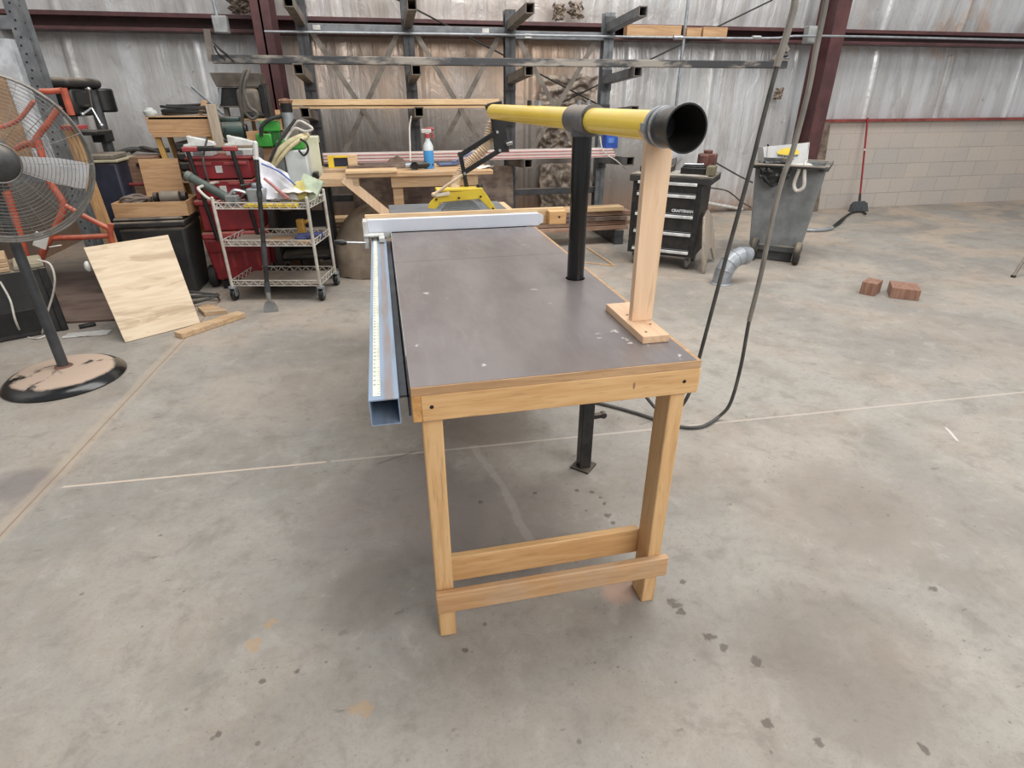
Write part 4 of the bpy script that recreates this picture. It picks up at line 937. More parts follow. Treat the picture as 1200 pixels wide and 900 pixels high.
MB().tube([F(974, 269)+z_, F(981, 263)+z_, F(990, 256)+z_, F(998, 251)+z_, F(1006, 250)+z_, F(1011, 250.5)+z_, F(1014, 252.5)+z_], .014, 8).tube([F(974, 268.5)+z_, F(983, 264)+z_, F(990, 257)+z_], .012, 8).build('black_hose', RUB, fp)
a, b = Y(827, 237.5, 7.4), F(869, 247)+V((0, .0, .022))
solo(MB().cyl(a, b, .022, n=12), 'floor_conduit', WHT, 'white pipe lying along the wall base between the tool chest and the trash bin', 'pipe')
solo(MB().cyl(F(1172, 234)+V((0, .0, .012)), F(1240, 232)+V((0, -.02, .012)), .012, n=8), 'orange_rod', ORANGE, 'orange rod on the floor along the block wall', 'rod')
solo(MB().tube([Y(836, 189, 5.9), Y(850, 197, 6.2), Y(866, 206, 6.3), Y(882, 214, 6.3)], .009, 7), 'slack_wire', CORD, 'thin cord stretched from the chest top towards the trash bin', 'cord')
solo(MB().tube([Y(832, 220, 6.9), Y(850, 223, 6.95), Y(860, 229, 7.0), Y(868, 236, 7.02), Y(880, 243, 7.02)], .009, 7), 'slack_wire', CORD, 'thin dark cord sagging against the foil wall near the floor', 'cord')
# ------------------------------------------------------------------ duct elbow
e0 = F(845, 332)
du = thing('duct_elbow', 'galvanised segmented duct elbow standing on the floor near the hanging cord', 'duct', e0)
m = MB(); R_e = .185; rr = .078; cx = e0+V((R_e, 0, .05)); rings_ = []
dirh = V((.98, .18, 0)).normalized(); ce_ = e0+dirh*R_e+V((0, 0, .045))
NN = 5
for i in range(NN+1):
    a = PI-(PI*.60)*i/NN
    pc = ce_+dirh*(R_e*math.cos(a))+V((0, 0, R_e*math.sin(a)))
    tg = (dirh*math.sin(a)+V((0, 0, -math.cos(a)))).normalized()
    rings_.append((pc, tg))
pr = [(e0+V((0, 0, .012)), rings_[0][1])]+rings_
sdv = dirh.cross(V((0, 0, 1)))
def hoop(pc, tg, r, n=26):
    n2 = sdv.cross(tg); return [pc+r*(math.cos(2*PI*k/n)*sdv+math.sin(2*PI*k/n)*n2) for k in range(n)]
vs = []; 
for pc, tg in pr: vs += hoop(pc, tg, rr)
n = 26
m._add(vs, [(i*n+k, i*n+(k+1) % n, (i+1)*n+(k+1) % n, (i+1)*n+k) for i in range(len(pr)-1) for k in range(n)])
m.solidify(.002)
m.build('elbow_body', GALV, du, ang=12)
mm = MB()
for pc, tg in rings_[1:-1]: mm.ring(pc, rr+.001, .003, tg, 26, 5)
mm.build('seam_bead', GALV, du)
MB().lathe([(rr+.02, 0), (rr+.02, .006), (rr+.003, .014), (rr+.001, .014), (rr+.001, 0)], e0).build('base_collar', GALV, du)
# ------------------------------------------------------------------ stand whose leg shows at the frame edge
p = F(1187, 325)
sd_ = thing('metal_stand', 'brown-grey metal stand leg reaching the floor on the open concrete', 'stand', p)
dv = (Y(1200, 299, p.y)-p).normalized()
top = p+V((.33, .1, .60))
MB().cyl(p+V((0, 0, .01)), top, .013, n=12).build('leg', TAN_METAL, sd_)
MB().cyl(p+V((2.3, .2, .01)), top+V((.03, 0, 0)), .013, n=12).build('leg', TAN_METAL, sd_)
MB().cyl(p+V((2.3, .9, .01)), top+V((.02, .03, 0)), .013, n=12).build('leg', TAN_METAL, sd_)
MB().cyl(top+V((.02, .01, -.02)), top+V((.02, .01, .03)), .05, n=20).build('stand_head', TAN_METAL, sd_)
for q_ in (p, p+V((2.3, .2, 0)), p+V((2.3, .9, 0))): MB().cyl(q_, q_+V((0, 0, .02)), .019, n=12).build('rubber_foot', RUB, sd_)

a_, b_2, c_2, d_2 = Y(957, 142, 7.30), Y(972, 142, 7.30), F(956, 243), F(946, 243)
solo(MB().beam(V((Y(968, 142, 7.33).x, 7.34, SILL-.03)), V((Y(954, 240, 7.3).x, 7.30, 0.0)), .15, .03, (0, 1, 0)), 'block_end_strip', W['darkb'], 'brown strip standing in for the shaded block wall end beside the dark red column', 'plank', None, .003)  # brown strip added where the block wall end lies in shade
# ------------------------------------------------------------------ wire cart
c0, c1 = F(276, 352), F(378, 352)
ex = c1-c0; CW = ex.length; CDp = .42; rz = math.atan2(ex.y, ex.x)
wc = thing('wire_cart', 'white three-shelf wire cart on casters beside the dark table', 'cart', c0, rz)
Tw = TM[wc.name]
def lw(mb): mb.bm.transform(Tw); return mb
PH = .80
POST = mat('dusty_white_wire', (206, 200, 190), .45, .1, (176, 168, 156), 10)
for x in (0, CW):
    for y in (0, CDp):
        p = lw(MB().cyl((x, y, .115), (x, y, PH), .0125, n=14).sph((x, y, PH), .0125)); p.build('post', POST, wc)
        c_ = lw(MB().cyl((x, y, .105), (x, y, .118), .032, n=16).bx(x-.024, x-.019, y-.02, y+.03, .04, .108).bx(x+.019, x+.024, y-.02, y+.03, .04, .108)).build('caster', GALV, wc)
        lw(MB().lathe([(.02, -.016), (.046, -.016), (.05, -.01), (.05, .01), (.046, .016), (.02, .016)], (x, y+.012, .05), (1, 0, 0), 22)).build('wheel', BLK, c_)
        lw(MB().cyl((x-.017, y+.012, .05), (x+.017, y+.012, .05), .021, n=14)).build('wheel_hub', GALV, c_)
def wshelf(z):
    m = MB(); zt, zb_ = z+.022, z-.022
    for zz in (zt, zb_):
        for a, b in (((0, 0), (CW, 0)), ((CW, 0), (CW, CDp)), ((CW, CDp), (0, CDp)), ((0, CDp), (0, 0))): m.cyl((*a, zz), (*b, zz), .0042, n=8)
    for a, b in (((0, 0), (CW, 0)), ((CW, 0), (CW, CDp)), ((CW, CDp), (0, CDp)), ((0, CDp), (0, 0))):
        L = math.hypot(b[0]-a[0], b[1]-a[1]); n = int(L/.035)
        for k in range(n):
            u, w = k/n, (k+1)/n
            pa = (a[0]+(b[0]-a[0])*u, a[1]+(b[1]-a[1])*u, zt if k % 2 else zb_); pb = (a[0]+(b[0]-a[0])*w, a[1]+(b[1]-a[1])*w, zb_ if k % 2 else zt)
            m.cyl(pa, pb, .003, n=6, cap=False)
    n = int(CW/.022)
    for k in range(1, n): m.cyl((CW*k/n, 0, zb_+.004), (CW*k/n, CDp, zb_+.004), .0016, n=5, cap=False)
    for y in (.14, .28): m.cyl((0, y, zb_), (CW, y, zb_), .003, n=6)
    lw(m).build('wire_shelf', POST, wc)
ZS = (.145, .465, .745)
for z in ZS: wshelf(z)
lw(MB().tube([(0, .03, .78), (-.05, .03, .80), (-.10, .03, .86), (-.115, .1, .87), (-.115, .32, .87), (-.10, .39, .86), (-.05, .39, .80), (0, .39, .78)], .011, 8, 5)).build('push_handle', POST, wc)
LIN = mat('grey_liner', (150, 142, 134), .6, 0, (126, 118, 110), 5, dust=.4)
for z in ZS[:2]: lw(MB().bx(.012, CW-.012, .012, CDp-.012, z-.0165, z-.0115)).build('shelf_liner', LIN, wc)
def cart(m, nm, mt, lab, cat, grp=None, bev=0, ang=38): return solo(lw(m), nm, mt, lab, cat, grp, bev, ang)
zt = ZS[2]-.0155
cart(MB().bx(.22, .62, .018, .075, zt, zt+.024), 'spirit_level', YEL, 'long yellow bar lying inside the front rim of the wire cart', 'level', None, .002)
cart(MB().grid(lambda u, v: (.42+.30*u, .12+.24*v, zt+.10-.03*v+.06*math.sin(u*4)*v+.03*mnoise.noise(V((u*4, v*4, 1)))), 20, 16).solidify(.003), 'paper_heap', PAPER, 'crumpled white papers heaped on the wire cart top', 'papers')
fb = MB().grid(lambda u, v: (.34+.26*u-.1*v, .16+.14*v+.03*math.sin(u*5), zt+.04+.30*v-.12*u*v+.02*mnoise.noise(V((u*4, v*4, 8)))), 20, 18).solidify(.003)
cart(fb, 'plastic_sleeve', BAG, 'blue-edged clear plastic bag standing up on the wire cart', 'bag')
cart(MB().tube([(.36, .15, zt+.30), (.48, .16, zt+.24), (.58, .18, zt+.14)], .006, 6), 'bag_zip', BLUE, 'blue zip strip along the clear plastic bag on the cart', 'strip')
cart(MB().obox((.66, .24, zt+.105), (.17, .02, .19), Matrix.Rotation(-.5, 3, 'X') @ Matrix.Rotation(.4, 3, 'Y')), 'green_paper', mat('pale_green', (190, 202, 176), .8), 'pale green sheet propped on the wire cart top', 'paper')
cart(MB().obox((.58, .2, zt+.09), (.13, .02, .14), Matrix.Rotation(-.45, 3, 'X') @ Matrix.Rotation(-.3, 3, 'Y')), 'yellow_paper', mat('pale_yellow', (214, 200, 120), .8), 'pale yellow sheet propped beside the green sheet on the cart', 'paper')
PINK = mat('dusty_pink', (190, 128, 124), .6)
cart(MB().cyl((.38, .10, zt+.20), (.56, .05, zt+.06), .011, n=10), 'pink_rod', PINK, 'thicker dusty pink rod leaning among the cart papers', 'rod', 'pink rods on the cart')
cart(MB().cyl((.40, .13, zt+.17), (.52, .09, zt+.05), .008, n=8), 'pink_rod', PINK, 'thinner dusty pink rod leaning among the cart papers', 'rod', 'pink rods on the cart')
b_ = thing('grey_machine_head', 'small grey metal tool on the cart top beside the black scraper pole', 'tool', tuple(Tw @ V((.26, .2, zt))), rz)
lw(MB().bx(.20, .34, .14, .26, zt, zt+.12).cyl((.27, .2, zt+.12), (.27, .2, zt+.155), .04)).build('body', GALV, b_, .012)
lw(MB().tube([(.2, .18, zt+.08), (.12, .14, zt+.11), (.07, .12, zt+.07)], .012, 8)).build('arm', STEEL, b_)
lw(MB().bx(.05, .14, .09, .16, zt, zt+.075)).build('jaw', GREY, b_, .008)
cart(MB().tube([(.08, .22, zt+.01), (.14, .30, zt+.08), (.2, .3, zt+.12), (.22, .22, zt+.145), (.16, .16, zt+.14)], .007, 6).ring((.13, .25, zt+.055), .06, .006, (.3, -.5, .8), 24, 6), 'cable_loop', CORD, 'thin grey cable loops behind the grey tool on the cart', 'cable')
cart(MB().bx(.40, .60, .26, .38, zt, zt+.05), 'flat_carton', LGREY, 'light grey flat carton at the back of the cart top, lower of two', 'carton', 'cartons on the cart top', .006)
cart(MB().bx(.42, .58, .27, .37, zt+.0505, zt+.10), 'flat_carton', LGREY, 'light grey flat carton at the back of the cart top, upper of two', 'carton', 'cartons on the cart top', .006)
z2 = ZS[1]-.0114
cart(MB().obox((.62, .22, z2+.022), (.20, .09, .035), Matrix.Rotation(.3, 3, 'Z')).sph((.56, .15, z2+.018), .035, (1.3, .9, .5)), 'blue_glove', mat('dark_blue_cloth', (70, 76, 120), .8), 'dark blue cloth item on the middle cart shelf', 'glove', None, .01)
cart(MB().bx(.50, .56, .26, .31, z2, z2+.14).cyl((.53, .285, z2+.10), (.60, .285, z2+.13), .015), 'yellow_drill', mat('ochre_plastic', (186, 140, 60), .5), 'small ochre power tool on the middle cart shelf', 'drill', None, .01)
cart(MB().bx(.30, .46, .08, .26, z2, z2+.006), 'brown_sheet', CARD, 'flat brown sheet in the middle of the middle cart shelf', 'sheet', 'brown sheets on the cart')
cart(MB().bx(.56, .70, .03, .10, z2, z2+.008), 'brown_sheet', CARD, 'flat brown sheet in front of the blue cloth on the middle cart shelf', 'sheet', 'brown sheets on the cart')
# ------------------------------------------------------------------ floor scraper
s0 = F(318, 366); tp_ = Y(299, 168, s0.y+.17); s0.z = 0
sc_ = thing('floor_scraper', 'tall black-poled floor scraper leaning on the wire cart', 'scraper', s0)
kp = s0+V((-.004, .02, .135)); d = tp_-kp
MB().cyl(kp, kp+d*.955, .0165, .0165, 14).build('pole', BLKM, sc_)
MB().cyl(kp+d*.9, kp+d*1.0, .0175, n=14).sph(kp+d*1.0, .0175).build('grip', WHT, sc_)
SCG = mat('scraper_grey', (62, 64, 66), .5, .1)
for u, w, ra_, rb_ in ((.2, .36, .021, .019), (.02, .09, .024, .019), (.66, .70, .02, .02)): MB().cyl(kp+d*u, kp+d*w, ra_, rb_, 14).build('sleeve', SCG, sc_)
MB().prism([(-.052, 0), (.052, 0), (.050, .045), (.030, .085), (-.030, .085), (-.050, .045)], s0, (1, 0, 0), (0, .14, 1), -.006).cyl(s0+V((0, .012, .08)), kp+d*.03, .014, .02, 12).build('blade', mat('scraper_steel', (150, 150, 148), .5, .4, (120, 120, 118), 10), sc_, .001)
# ------------------------------------------------------------------ red rolling tool box stack
r0, r1 = F(238, 325), F(299, 320)
RX0, RY0 = -1.53, 5.17
rt = thing('rolling_toolbox', 'red and black rolling tool box stack behind the wire cart', 'tool box', (RX0+.25, RY0+.2, 0))
def rb(x0, x1, y0, y1, z0, z1): return MB().bx(RX0+x0, RX0+x1, RY0+y0, RY0+y1, z0, z1)
m = MB().frus((RX0+.27, RY0+.22, .06), (.44, .36), (RX0+.27, RY0+.22, .40), (.50, .42)); bt = m.build('base_box', REDP, rt, .02, seg=3)
for k in range(4): MB().beam((RX0+.12+k*.10, RY0+.046, .09), (RX0+.12+k*.10, RY0+.012, .37), .03, .012, (0, 1, 0)).build('rib_pattern', REDP2, bt, .004)
rb(.02, .52, .0, .43, .40, .455).build('base_lid', REDP2, rt, .015)
rb(.06, .48, -.006, .0, .30, .385).build('front_rib', mat('dark_red', (130, 30, 34), .5), rt, .003)
rb(.04, .50, .02, .42, .46, .66).build('middle_box', REDP, rt, .015)
rb(.02, .52, .005, .43, .66, .70).build('middle_lid', REDP2, rt, .012)
d1 = rb(.05, .50, .02, .42, .705, .84).build('drawer', REDP, rt, .01)
d2 = rb(.05, .50, .02, .42, .85, .985).build('drawer', REDP, rt, .01)
for d_, z in ((d1, .75), (d2, .895)):
    MB().bx(RX0+.24, RX0+.29, RY0+.012, RY0+.02, z, z+.05).build('latch_plate', WHT, d_, .002)
    for xo, xw in ((.07, .22), (.31, .48)): MB().bx(RX0+xo, RX0+xw, RY0+.006, RY0+.02, z+.055, z+.075).build('pull', REDP2, d_, .003)
rb(.03, .52, .01, .43, .986, 1.005).build('top_lid', mat('dark_red', (130, 30, 34), .5), rt, .006)
for x in (.10, .42):
    MB().cyl((RX0+x+.05, RY0-.03, .40), (RX0+x-.02, RY0-.03, 1.06), .0165, n=12).build('handle_bar', BLK, rt)
for xo in (.045, .335): MB().bx(RX0+xo, RX0+xo+.11, RY0-.05, RY0-.01, 1.05, 1.085).build('red_grip', REDP2, rt, .008)
MB().bx(RX0+.155, RX0+.335, RY0-.045, RY0-.015, 1.052, 1.08).build('handle_bridge', BLK, rt, .006)
for x in (.02, .49): MB().lathe([(.03, -.03), (.082, -.03), (.09, -.02), (.09, .02), (.082, .03), (.03, .03)], (RX0+x, RY0+.10, .09), (1, 0, 0), 24).cyl((RX0+x-.02, RY0+.10, .09), (RX0+x+.02, RY0+.10, .09), .04, n=14).build('wheel', RUB, rt)
rb(.1, .16, .0, .1, .0, .06).build('foot', BLK, rt); rb(.36, .42, .0, .1, .0, .06).build('foot', BLK, rt)
# grey brackets lying on the red stack
for k, (xo, lab) in enumerate(((.00, 'white and grey plastic bracket on the red tool box stack, nearer the tray box'), (.30, 'white and grey plastic bracket on the red tool box stack, nearer the green machine'))):
    zb_ = 1.0558; x = RX0+.02+xo; yy = RY0+.10
    t_ = thing('tool_bracket', lab, 'bracket', (x+.1, yy+.1, zb_), 0, 'brackets on the red tool boxes')
    MB().bx(x, x+.20, yy, yy+.20, zb_, zb_+.05).bx(x, x+.03, yy, yy+.2, zb_+.05, zb_+.09).build('base', LGREY, t_, .006)
    MB().prism([(0, 0), (.20, 0), (.19, .03), (.10, .055), (.03, .07), (.0, .08)], (x+.01, yy+.10, zb_+.07), (1, 0, 0), (0, 0, 1), -.07).build('white_shell', WHT, t_, .006)
    MB().bx(x+.06, x+.13, yy-.004, yy+.02, zb_+.01, zb_+.045).build('grey_latch', GREY, t_, .003)
pts = [V((RX0+.22, RY0+.05, 1.19)), V((RX0+.19, RY0+.0, 1.10)), V((RX0+.18, RY0-.055, 1.02)), V((RX0+.185, RY0-.06, .9)), V((RX0+.18, RY0-.05, .8))]
rt.scale = (1., 1., 1.05)
solo(MB().tube(pts, .008, 7), 'thin_wire', CORD, 'thin black cord hanging down the red drawers', 'cord')
# olive tube lying from the red stack over the cart
a, b = V((RX0-.02, RY0-.12, .96)), Tw @ V((.05, .10, zt+.045))
tb2 = thing('vacuum_tube', 'thick olive-grey tube sloping from the red tool boxes to the wire cart', 'tube', tuple((a+b)/2))
a2 = Y(220, 206, a.y); b2 = Y(278, 238, b.y)
MB().pipe(a2, b2, .033, .028, 24).build('tube', OLIVE, tb2)
MB().pipe(a2+(a2-b2)*.02, a2+(b2-a2)*.08, .037, .026, 24).build('cuff', mat('olive_cuff', (108, 112, 106), .5), tb2)
# ------------------------------------------------------------------ black bin with the tray box
bx0, bx1 = Y(140, 280, 5.05).x, Y(220, 280, 5.05).x
bcx = (bx0+bx1)/2
bb_ = thing('black_bin', 'black plastic bin under the wooden tray box', 'bin', (bcx, 5.28, 0))
BBH = .64
MB().frus((bcx, 5.28, 0), ((bx1-bx0)*.86, .40), (bcx, 5.28, BBH-.08), (bx1-bx0, .46)).build('tub', BLKD, bb_, .03, seg=3)
MB().bx(bx0-.02, bx1+.01, 5.035, 5.525, BBH-.08, BBH-.03).bx(bx0-.01, bx1, 5.05, 5.51, BBH-.03, BBH).build('lid', BLKD, bb_, .02, seg=3)
tx0, tx1 = Y(134, 255, 5.05).x, Y(221, 252, 5.05).x
tr = thing('tray_box', 'open wooden tray box full of tools on the black bin', 'tray', ((tx0+tx1)/2, 5.25, BBH))
m = MB().bx(tx0, tx1, 5.06, 5.44, BBH, BBH+.01).bx(tx0, tx1, 5.06, 5.072, BBH+.01, BBH+.11).bx(tx0, tx1, 5.428, 5.44, BBH+.01, BBH+.11).bx(tx0, tx0+.012, 5.072, 5.428, BBH+.01, BBH+.11).bx(tx1-.012, tx1, 5.072, 5.428, BBH+.01, BBH+.11)
m.build('box', W['tan'], tr, .002)
lx0, lx1 = Y(170, 210, 5.46).x, Y(216, 210, 5.46).x
MB().obox(((lx0+lx1)/2-.02, 5.47, BBH+.21), (lx1-lx0, .012, .36), Matrix.Rotation(-.08, 3, 'X')).build('lid_board', W['tan'], tr, .002)
tz = BBH+.0105
a0 = thing('bench_grinder', 'small dark grinder with two wheels in the wooden tray box', 'grinder', (tx1-.15, 5.24, tz))
gx, gy, gz = tx1-.15, 5.22, tz+.11
MB().cyl((gx-.07, gy, gz), (gx+.07, gy, gz), .05, n=20).bx(gx-.05, gx+.05, gy-.05, gy+.05, tz, gz-.03).build('motor', DUSTY, a0, .004)
for s in (-1, 1): MB().cyl((gx+s*.09, gy, gz), (gx+s*.12, gy, gz), .042, n=20).build('grinding_wheel', BLKM, a0)
pts = [V((tx0+.12+.09*math.cos(a)*(1+.1*math.sin(a*1.7)), 5.22+.09*math.sin(a), tz+.085+.012*math.sin(a*2.3)+a*.002)) for a in [k*.5 for k in range(38)]]
solo(MB().tube(pts, .011, 7, 3), 'hose_coil', mat('grey_hose', (128, 118, 108), .7), 'grey hose coiled in the wooden tray box', 'hose')
for k in range(7): solo(MB().obox((tx0+.05+.055*k, 5.36, tz+.03+.01*(k % 3)), (.045, .08, .06+.02*(k % 3))), 'tool_block', BLKD, 'dark block-like tool along the back of the wooden tray box', 'tool', 'dark tools in the tray box', .006)
# ------------------------------------------------------------------ plywood panel leaning
P0, P1 = F(147, 402), F(235, 379); T0, T1 = Y(98, 290, P0.y+.33), Y(197, 275, P1.y+.33)
def sheet(nm, P0, P1, T1, T0, th, m, lab, cat, bev=.0015):
    n_ = (P1-P0).cross(T0-P0).normalized()
    if n_.y > 0: n_ = -n_
    mb = MB(); vs = [P0, P1, T1, T0]; b = [v.copy() for v in vs]+[v-n_*th for v in vs]
    mb._add(b, [(0, 1, 2, 3), (7, 6, 5, 4), (0, 4, 5, 1), (1, 5, 6, 2), (2, 6, 7, 3), (3, 7, 4, 0)])
    return solo(mb, nm, m, lab, cat, None, bev)
eu, ev = (P1-P0).normalized(), (T0-P0).normalized()
t = NT('grain_panel'); gu, gv = t.dot(t.obj, eu), t.dot(t.obj, ev)
gp = t.comb(gu, gv, 0)
a = t.noise(3, 5, .6, t.map((1, 9, 1), (0, 0, 0), gp), .5); b = t.noise(2.2, 4, .55, t.map((1.1, 4.5, 1), (3, 1, 0), gp), .6)
PANEL = t.mix(t.ramp(a, .38, .62), (212, 192, 164), (200, 178, 148)); PANEL = t.mix(t.math('MULTIPLY', t.ramp(b, .53, .66), .75), PANEL, (168, 142, 114))
PANEL = t.mix(t.ramp(t.math('ABSOLUTE', t.math('SUBTRACT', gv, ev.dot(V((0, 0, .04))))), .001, .003, .6, 0), PANEL, (150, 124, 98))
PANEL = t.out(PANEL, .5)
sheet('plywood_sheet', P0+V((0, 0, .004)), P1+V((0, 0, .004)), T1, T0, .012, PANEL, 'pale grained plywood panel leaning in front of the black bin', 'panel')
cen = (T0+T1)/2+V((0, .14, 0))
cr_ = thing('plastic_jug', 'white-capped grey jug behind the plywood panel', 'jug', (cen.x-.05, cen.y-.02, 0), .55)
p = Y(103, 312, P0.y+.30)
MB().bx(cen.x-.22, cen.x+.12, cen.y-.09, cen.y+.05, 0, cen.z-.13).build('jug_body', GREY, cr_, .02)
MB().sph(p, .026, (.8, 1, 1.4)).cyl(p, (p.x+.10, p.y+.10, p.z-.02), .014).build('cap', WHT, cr_)
a, b = F(208, 398), F(284, 371)
solo(MB().beam(a+V((0, .03, .02)), b+V((0, .0, .02)), .088, .038), 'floor_lumber', W['scrap'], 'short length of pale lumber on the floor by the plywood panel', 'lumber', None, .003)
a = F(240, 371)
solo(MB().prism([(0, 0), (.16, .0), (.02, .20), (-.06, .16)], a+V((0, 0, 0)), (1, .15, 0), (-.15, 1, 0), .035), 'wood_wedge', W['scrap'], 'small pale wood wedge behind the floor lumber', 'wood block', None, .003)
p = F(238, 357)
pts = [p+V((.14*math.cos(a)-.02, .07*math.sin(a)+.03, .02+.02*math.sin(a*1.3)+.004*a)) for a in [k*.6 for k in range(30)]]
solo(MB().tube(pts, .010, 6, 3), 'black_strap', CORD, 'bunched black strap on the floor beside the plywood panel', 'strap')
# ------------------------------------------------------------------ black box at the frame edge with boards and cord
q0, q1 = F(0, 402), F(82, 386)
ex_ = (q1-q0); L = ex_.length; rz = math.atan2(ex_.y, ex_.x)
kb = thing('black_chest', 'black box behind the fan pole with boards on top', 'box', q1, rz)
Tk = TM[kb.name]
KH = Y(60, 312, q1.y).z
m = MB().bx(-L*1.5, -.02, .0, .42, 0, KH); m.bm.transform(Tk); m.build('body', BLKD, kb, .012)
m = MB().bx(-.05, -.005, -.01, .43, 0.0, KH); m.bm.transform(Tk); m.build('corner_rail', BLKM, kb, .008)
m = MB().bx(-L*1.4, -.10, -.006, .002, .04, KH*.42); m.bm.transform(Tk); m.build('mesh_panel', BLK, kb, .002)
m = MB().bx(-.17, -.01, .0, .30, KH+.0005, KH+.02).bx(-.165, -.015, .005, .295, KH+.02, KH+.028); m.bm.transform(Tk); solo(m, 'pale_lid', LIDY, 'pale lid on the black box corner by the fan pole', 'lid', None, .006)
for k in range(3):
    m = MB().bx(-L*1.5, -.19+.0*k, .0+.02*k, .32, KH+.0006+.028*k, KH+.026+.028*k); m.bm.transform(Tk)
    solo(m, 'stacked_board', W['scrap'], ('pale board lowest on the black box', 'pale board in the middle of the pile on the black box', 'pale board topmost on the black box')[k], 'board', 'boards on the black box', .003)
pts = [Y(0, 330, q1.y-.12), Y(12, 352, q1.y-.16), Y(18, 375, q1.y-.2), F(28, 394)+V((0, 0, .01)), F(44, 398)+V((0, 0, .008)), F(60, 392)+V((0, 0, .008))]
solo(MB().tube(pts, .0065, 7), 'white_cable', WCORD, 'white cable drooping down the front of the black box', 'cable')
pts = [Y(44, 305, q1.y-.06), Y(58, 309, q1.y-.10), Y(64, 325, q1.y-.12), Y(62, 345, q1.y-.12), Y(55, 368, q1.y-.12), F(50, 392)+V((0, 0, .008))]
solo(MB().tube(pts, .0065, 7), 'white_cable', WCORD, 'white cable looping over the pale lid corner of the black box', 'cable')
solo(MB().obox(F(103, 383)+V((0, 0, .012)), (.10, .05, .02), Matrix.Rotation(.5, 3, 'Z')), 'dark_scrap', BLK, 'small dark scrap on the floor beside the black box', 'scrap', None, .004)
solo(MB().grid(lambda u, v: (F(75, 395).x+.28*u, F(75, 395).y-.03+.1*v, .004+.012*abs(mnoise.noise(V((u*6, v*4, 2))))), 16, 6).solidify(.002), 'floor_film', LGREY, 'grey plastic film scrap on the floor by the black box', 'film')
# dark sheet lying on the floor
a, b, c, d = F(66, 380), F(140, 376), F(128, 318), F(64, 322)
m = MB(); m._add([v+V((0, 0, .003)) for v in (a, b, c, d)]+[v+V((0, 0, .018)) for v in (a, b, c, d)], [(3, 2, 1, 0), (4, 5, 6, 7), (0, 1, 5, 4), (1, 2, 6, 5), (2, 3, 7, 6), (3, 0, 4, 7)])
solo(m, 'floor_sheet', mat('dark_brown_sheet', (112, 90, 82), .6, 0, (90, 72, 68), 3, st=(.5, 5, 1), dust=.2), 'dark brown sheet lying on the floor between the black box and the plywood panel', 'sheet', None, .002)
# ------------------------------------------------------------------ orange frame, stud, hand truck
OY = 4.75
of = thing('tube_stand', 'orange tubular frame behind the fan cage', 'frame', F(50, 310))
def o3(px, py, dy=0): return Y(px, py, OY+dy)
def tubepart(pts, r, nm='tube', mt=ORANGE): MB().tube(pts, r, 10, 5).build(nm, mt, of)
def grd(p): return V((p.x, p.y, .0))
tubepart([o3(74, 103), o3(80, 122), o3(84, 135)], .022, 'head_tube')
tubepart([o3(47, 107), o3(60, 107), o3(73, 106)], .018)
tubepart([o3(70, 125), o3(58, 142), o3(44, 160), o3(38, 172)], .020)
tubepart([o3(18, 174), o3(30, 169), o3(48, 166)], .020)
tubepart([o3(0, 150), o3(22, 140), o3(40, 118)], .014)
tubepart([o3(44, 164), o3(58, 212), o3(74, 240), o3(64, 270), o3(48, 305), grd(o3(38, 330))], .024, 'leg')
tubepart([o3(2, 200), o3(8, 225), o3(22, 270), o3(30, 300), grd(o3(36, 320, .05))], .026, 'leg')
tubepart([o3(75, 240), o3(100, 254), o3(128, 268)], .019)
tubepart([o3(58, 279), o3(95, 278), o3(128, 276)], .019)
tubepart([o3(130, 262), o3(131, 282), grd(o3(134, 300))], .02, 'leg')
MB().bx(o3(66, 150).x, o3(84, 150).x, OY+.05, OY+.25, o3(80, 153).z, o3(80, 148).z).build('red_plate', REDP2, of, .004)
sp0, sp1 = Y(80, 146, 4.95), Y(131, 285, 4.90)
dd = sp1-sp0; e = sp0+dd*((0-sp0.z)/dd.z)
solo(MB().beam(sp0, V((e.x, e.y, .02)), .075, .036), 'leaning_stud', W['stud'], 'yellowish wood stud leaning behind the fan cage', 'stud', None, .003)
p = Y(48, 282, 4.4); 
solo(MB().obox(p, (.075, .01, .10), Matrix.Rotation(.5, 3, 'Y')).cyl(p+V((.035, .0, -.045)), p+V((.05, .12, -.06)), .004), 'paper_tag', PAPER, 'white tag clipped to the orange frame below the fan', 'tag', None, .001)
HT = 5.02
ht_ = thing('hand_truck', 'dark red tubular handle behind the tray box', 'hand truck', (Y(130, 228, 5.55).x, 5.55, 0))
pa = [V((Y(129, 235, 5.55).x, 5.55, .02)), Y(129, 235, 5.55), Y(129, 221, 5.55), Y(134, 217, 5.55), Y(160, 216, 5.55), Y(180, 216, 5.55), Y(185, 219, 5.55), Y(186, 235, 5.55), V((Y(186, 235, 5.55).x, 5.55, .02))]
MB().tube(pa, .013, 8, 4).build('handle_tube', mat('dark_red_tube', (130, 50, 52), .45), ht_)
MB().bx(pa[0].x, pa[-1].x, 5.54, 5.56, .25, .29).build('cross_bar', mat('dark_red_tube', (130, 50, 52), .45), ht_)
solo(MB().cyl(Y(100, 234, 5.6), Y(150, 231, 5.6), .010), 'thin_rod', GALV, 'thin grey rod lying across behind the tray box', 'rod')
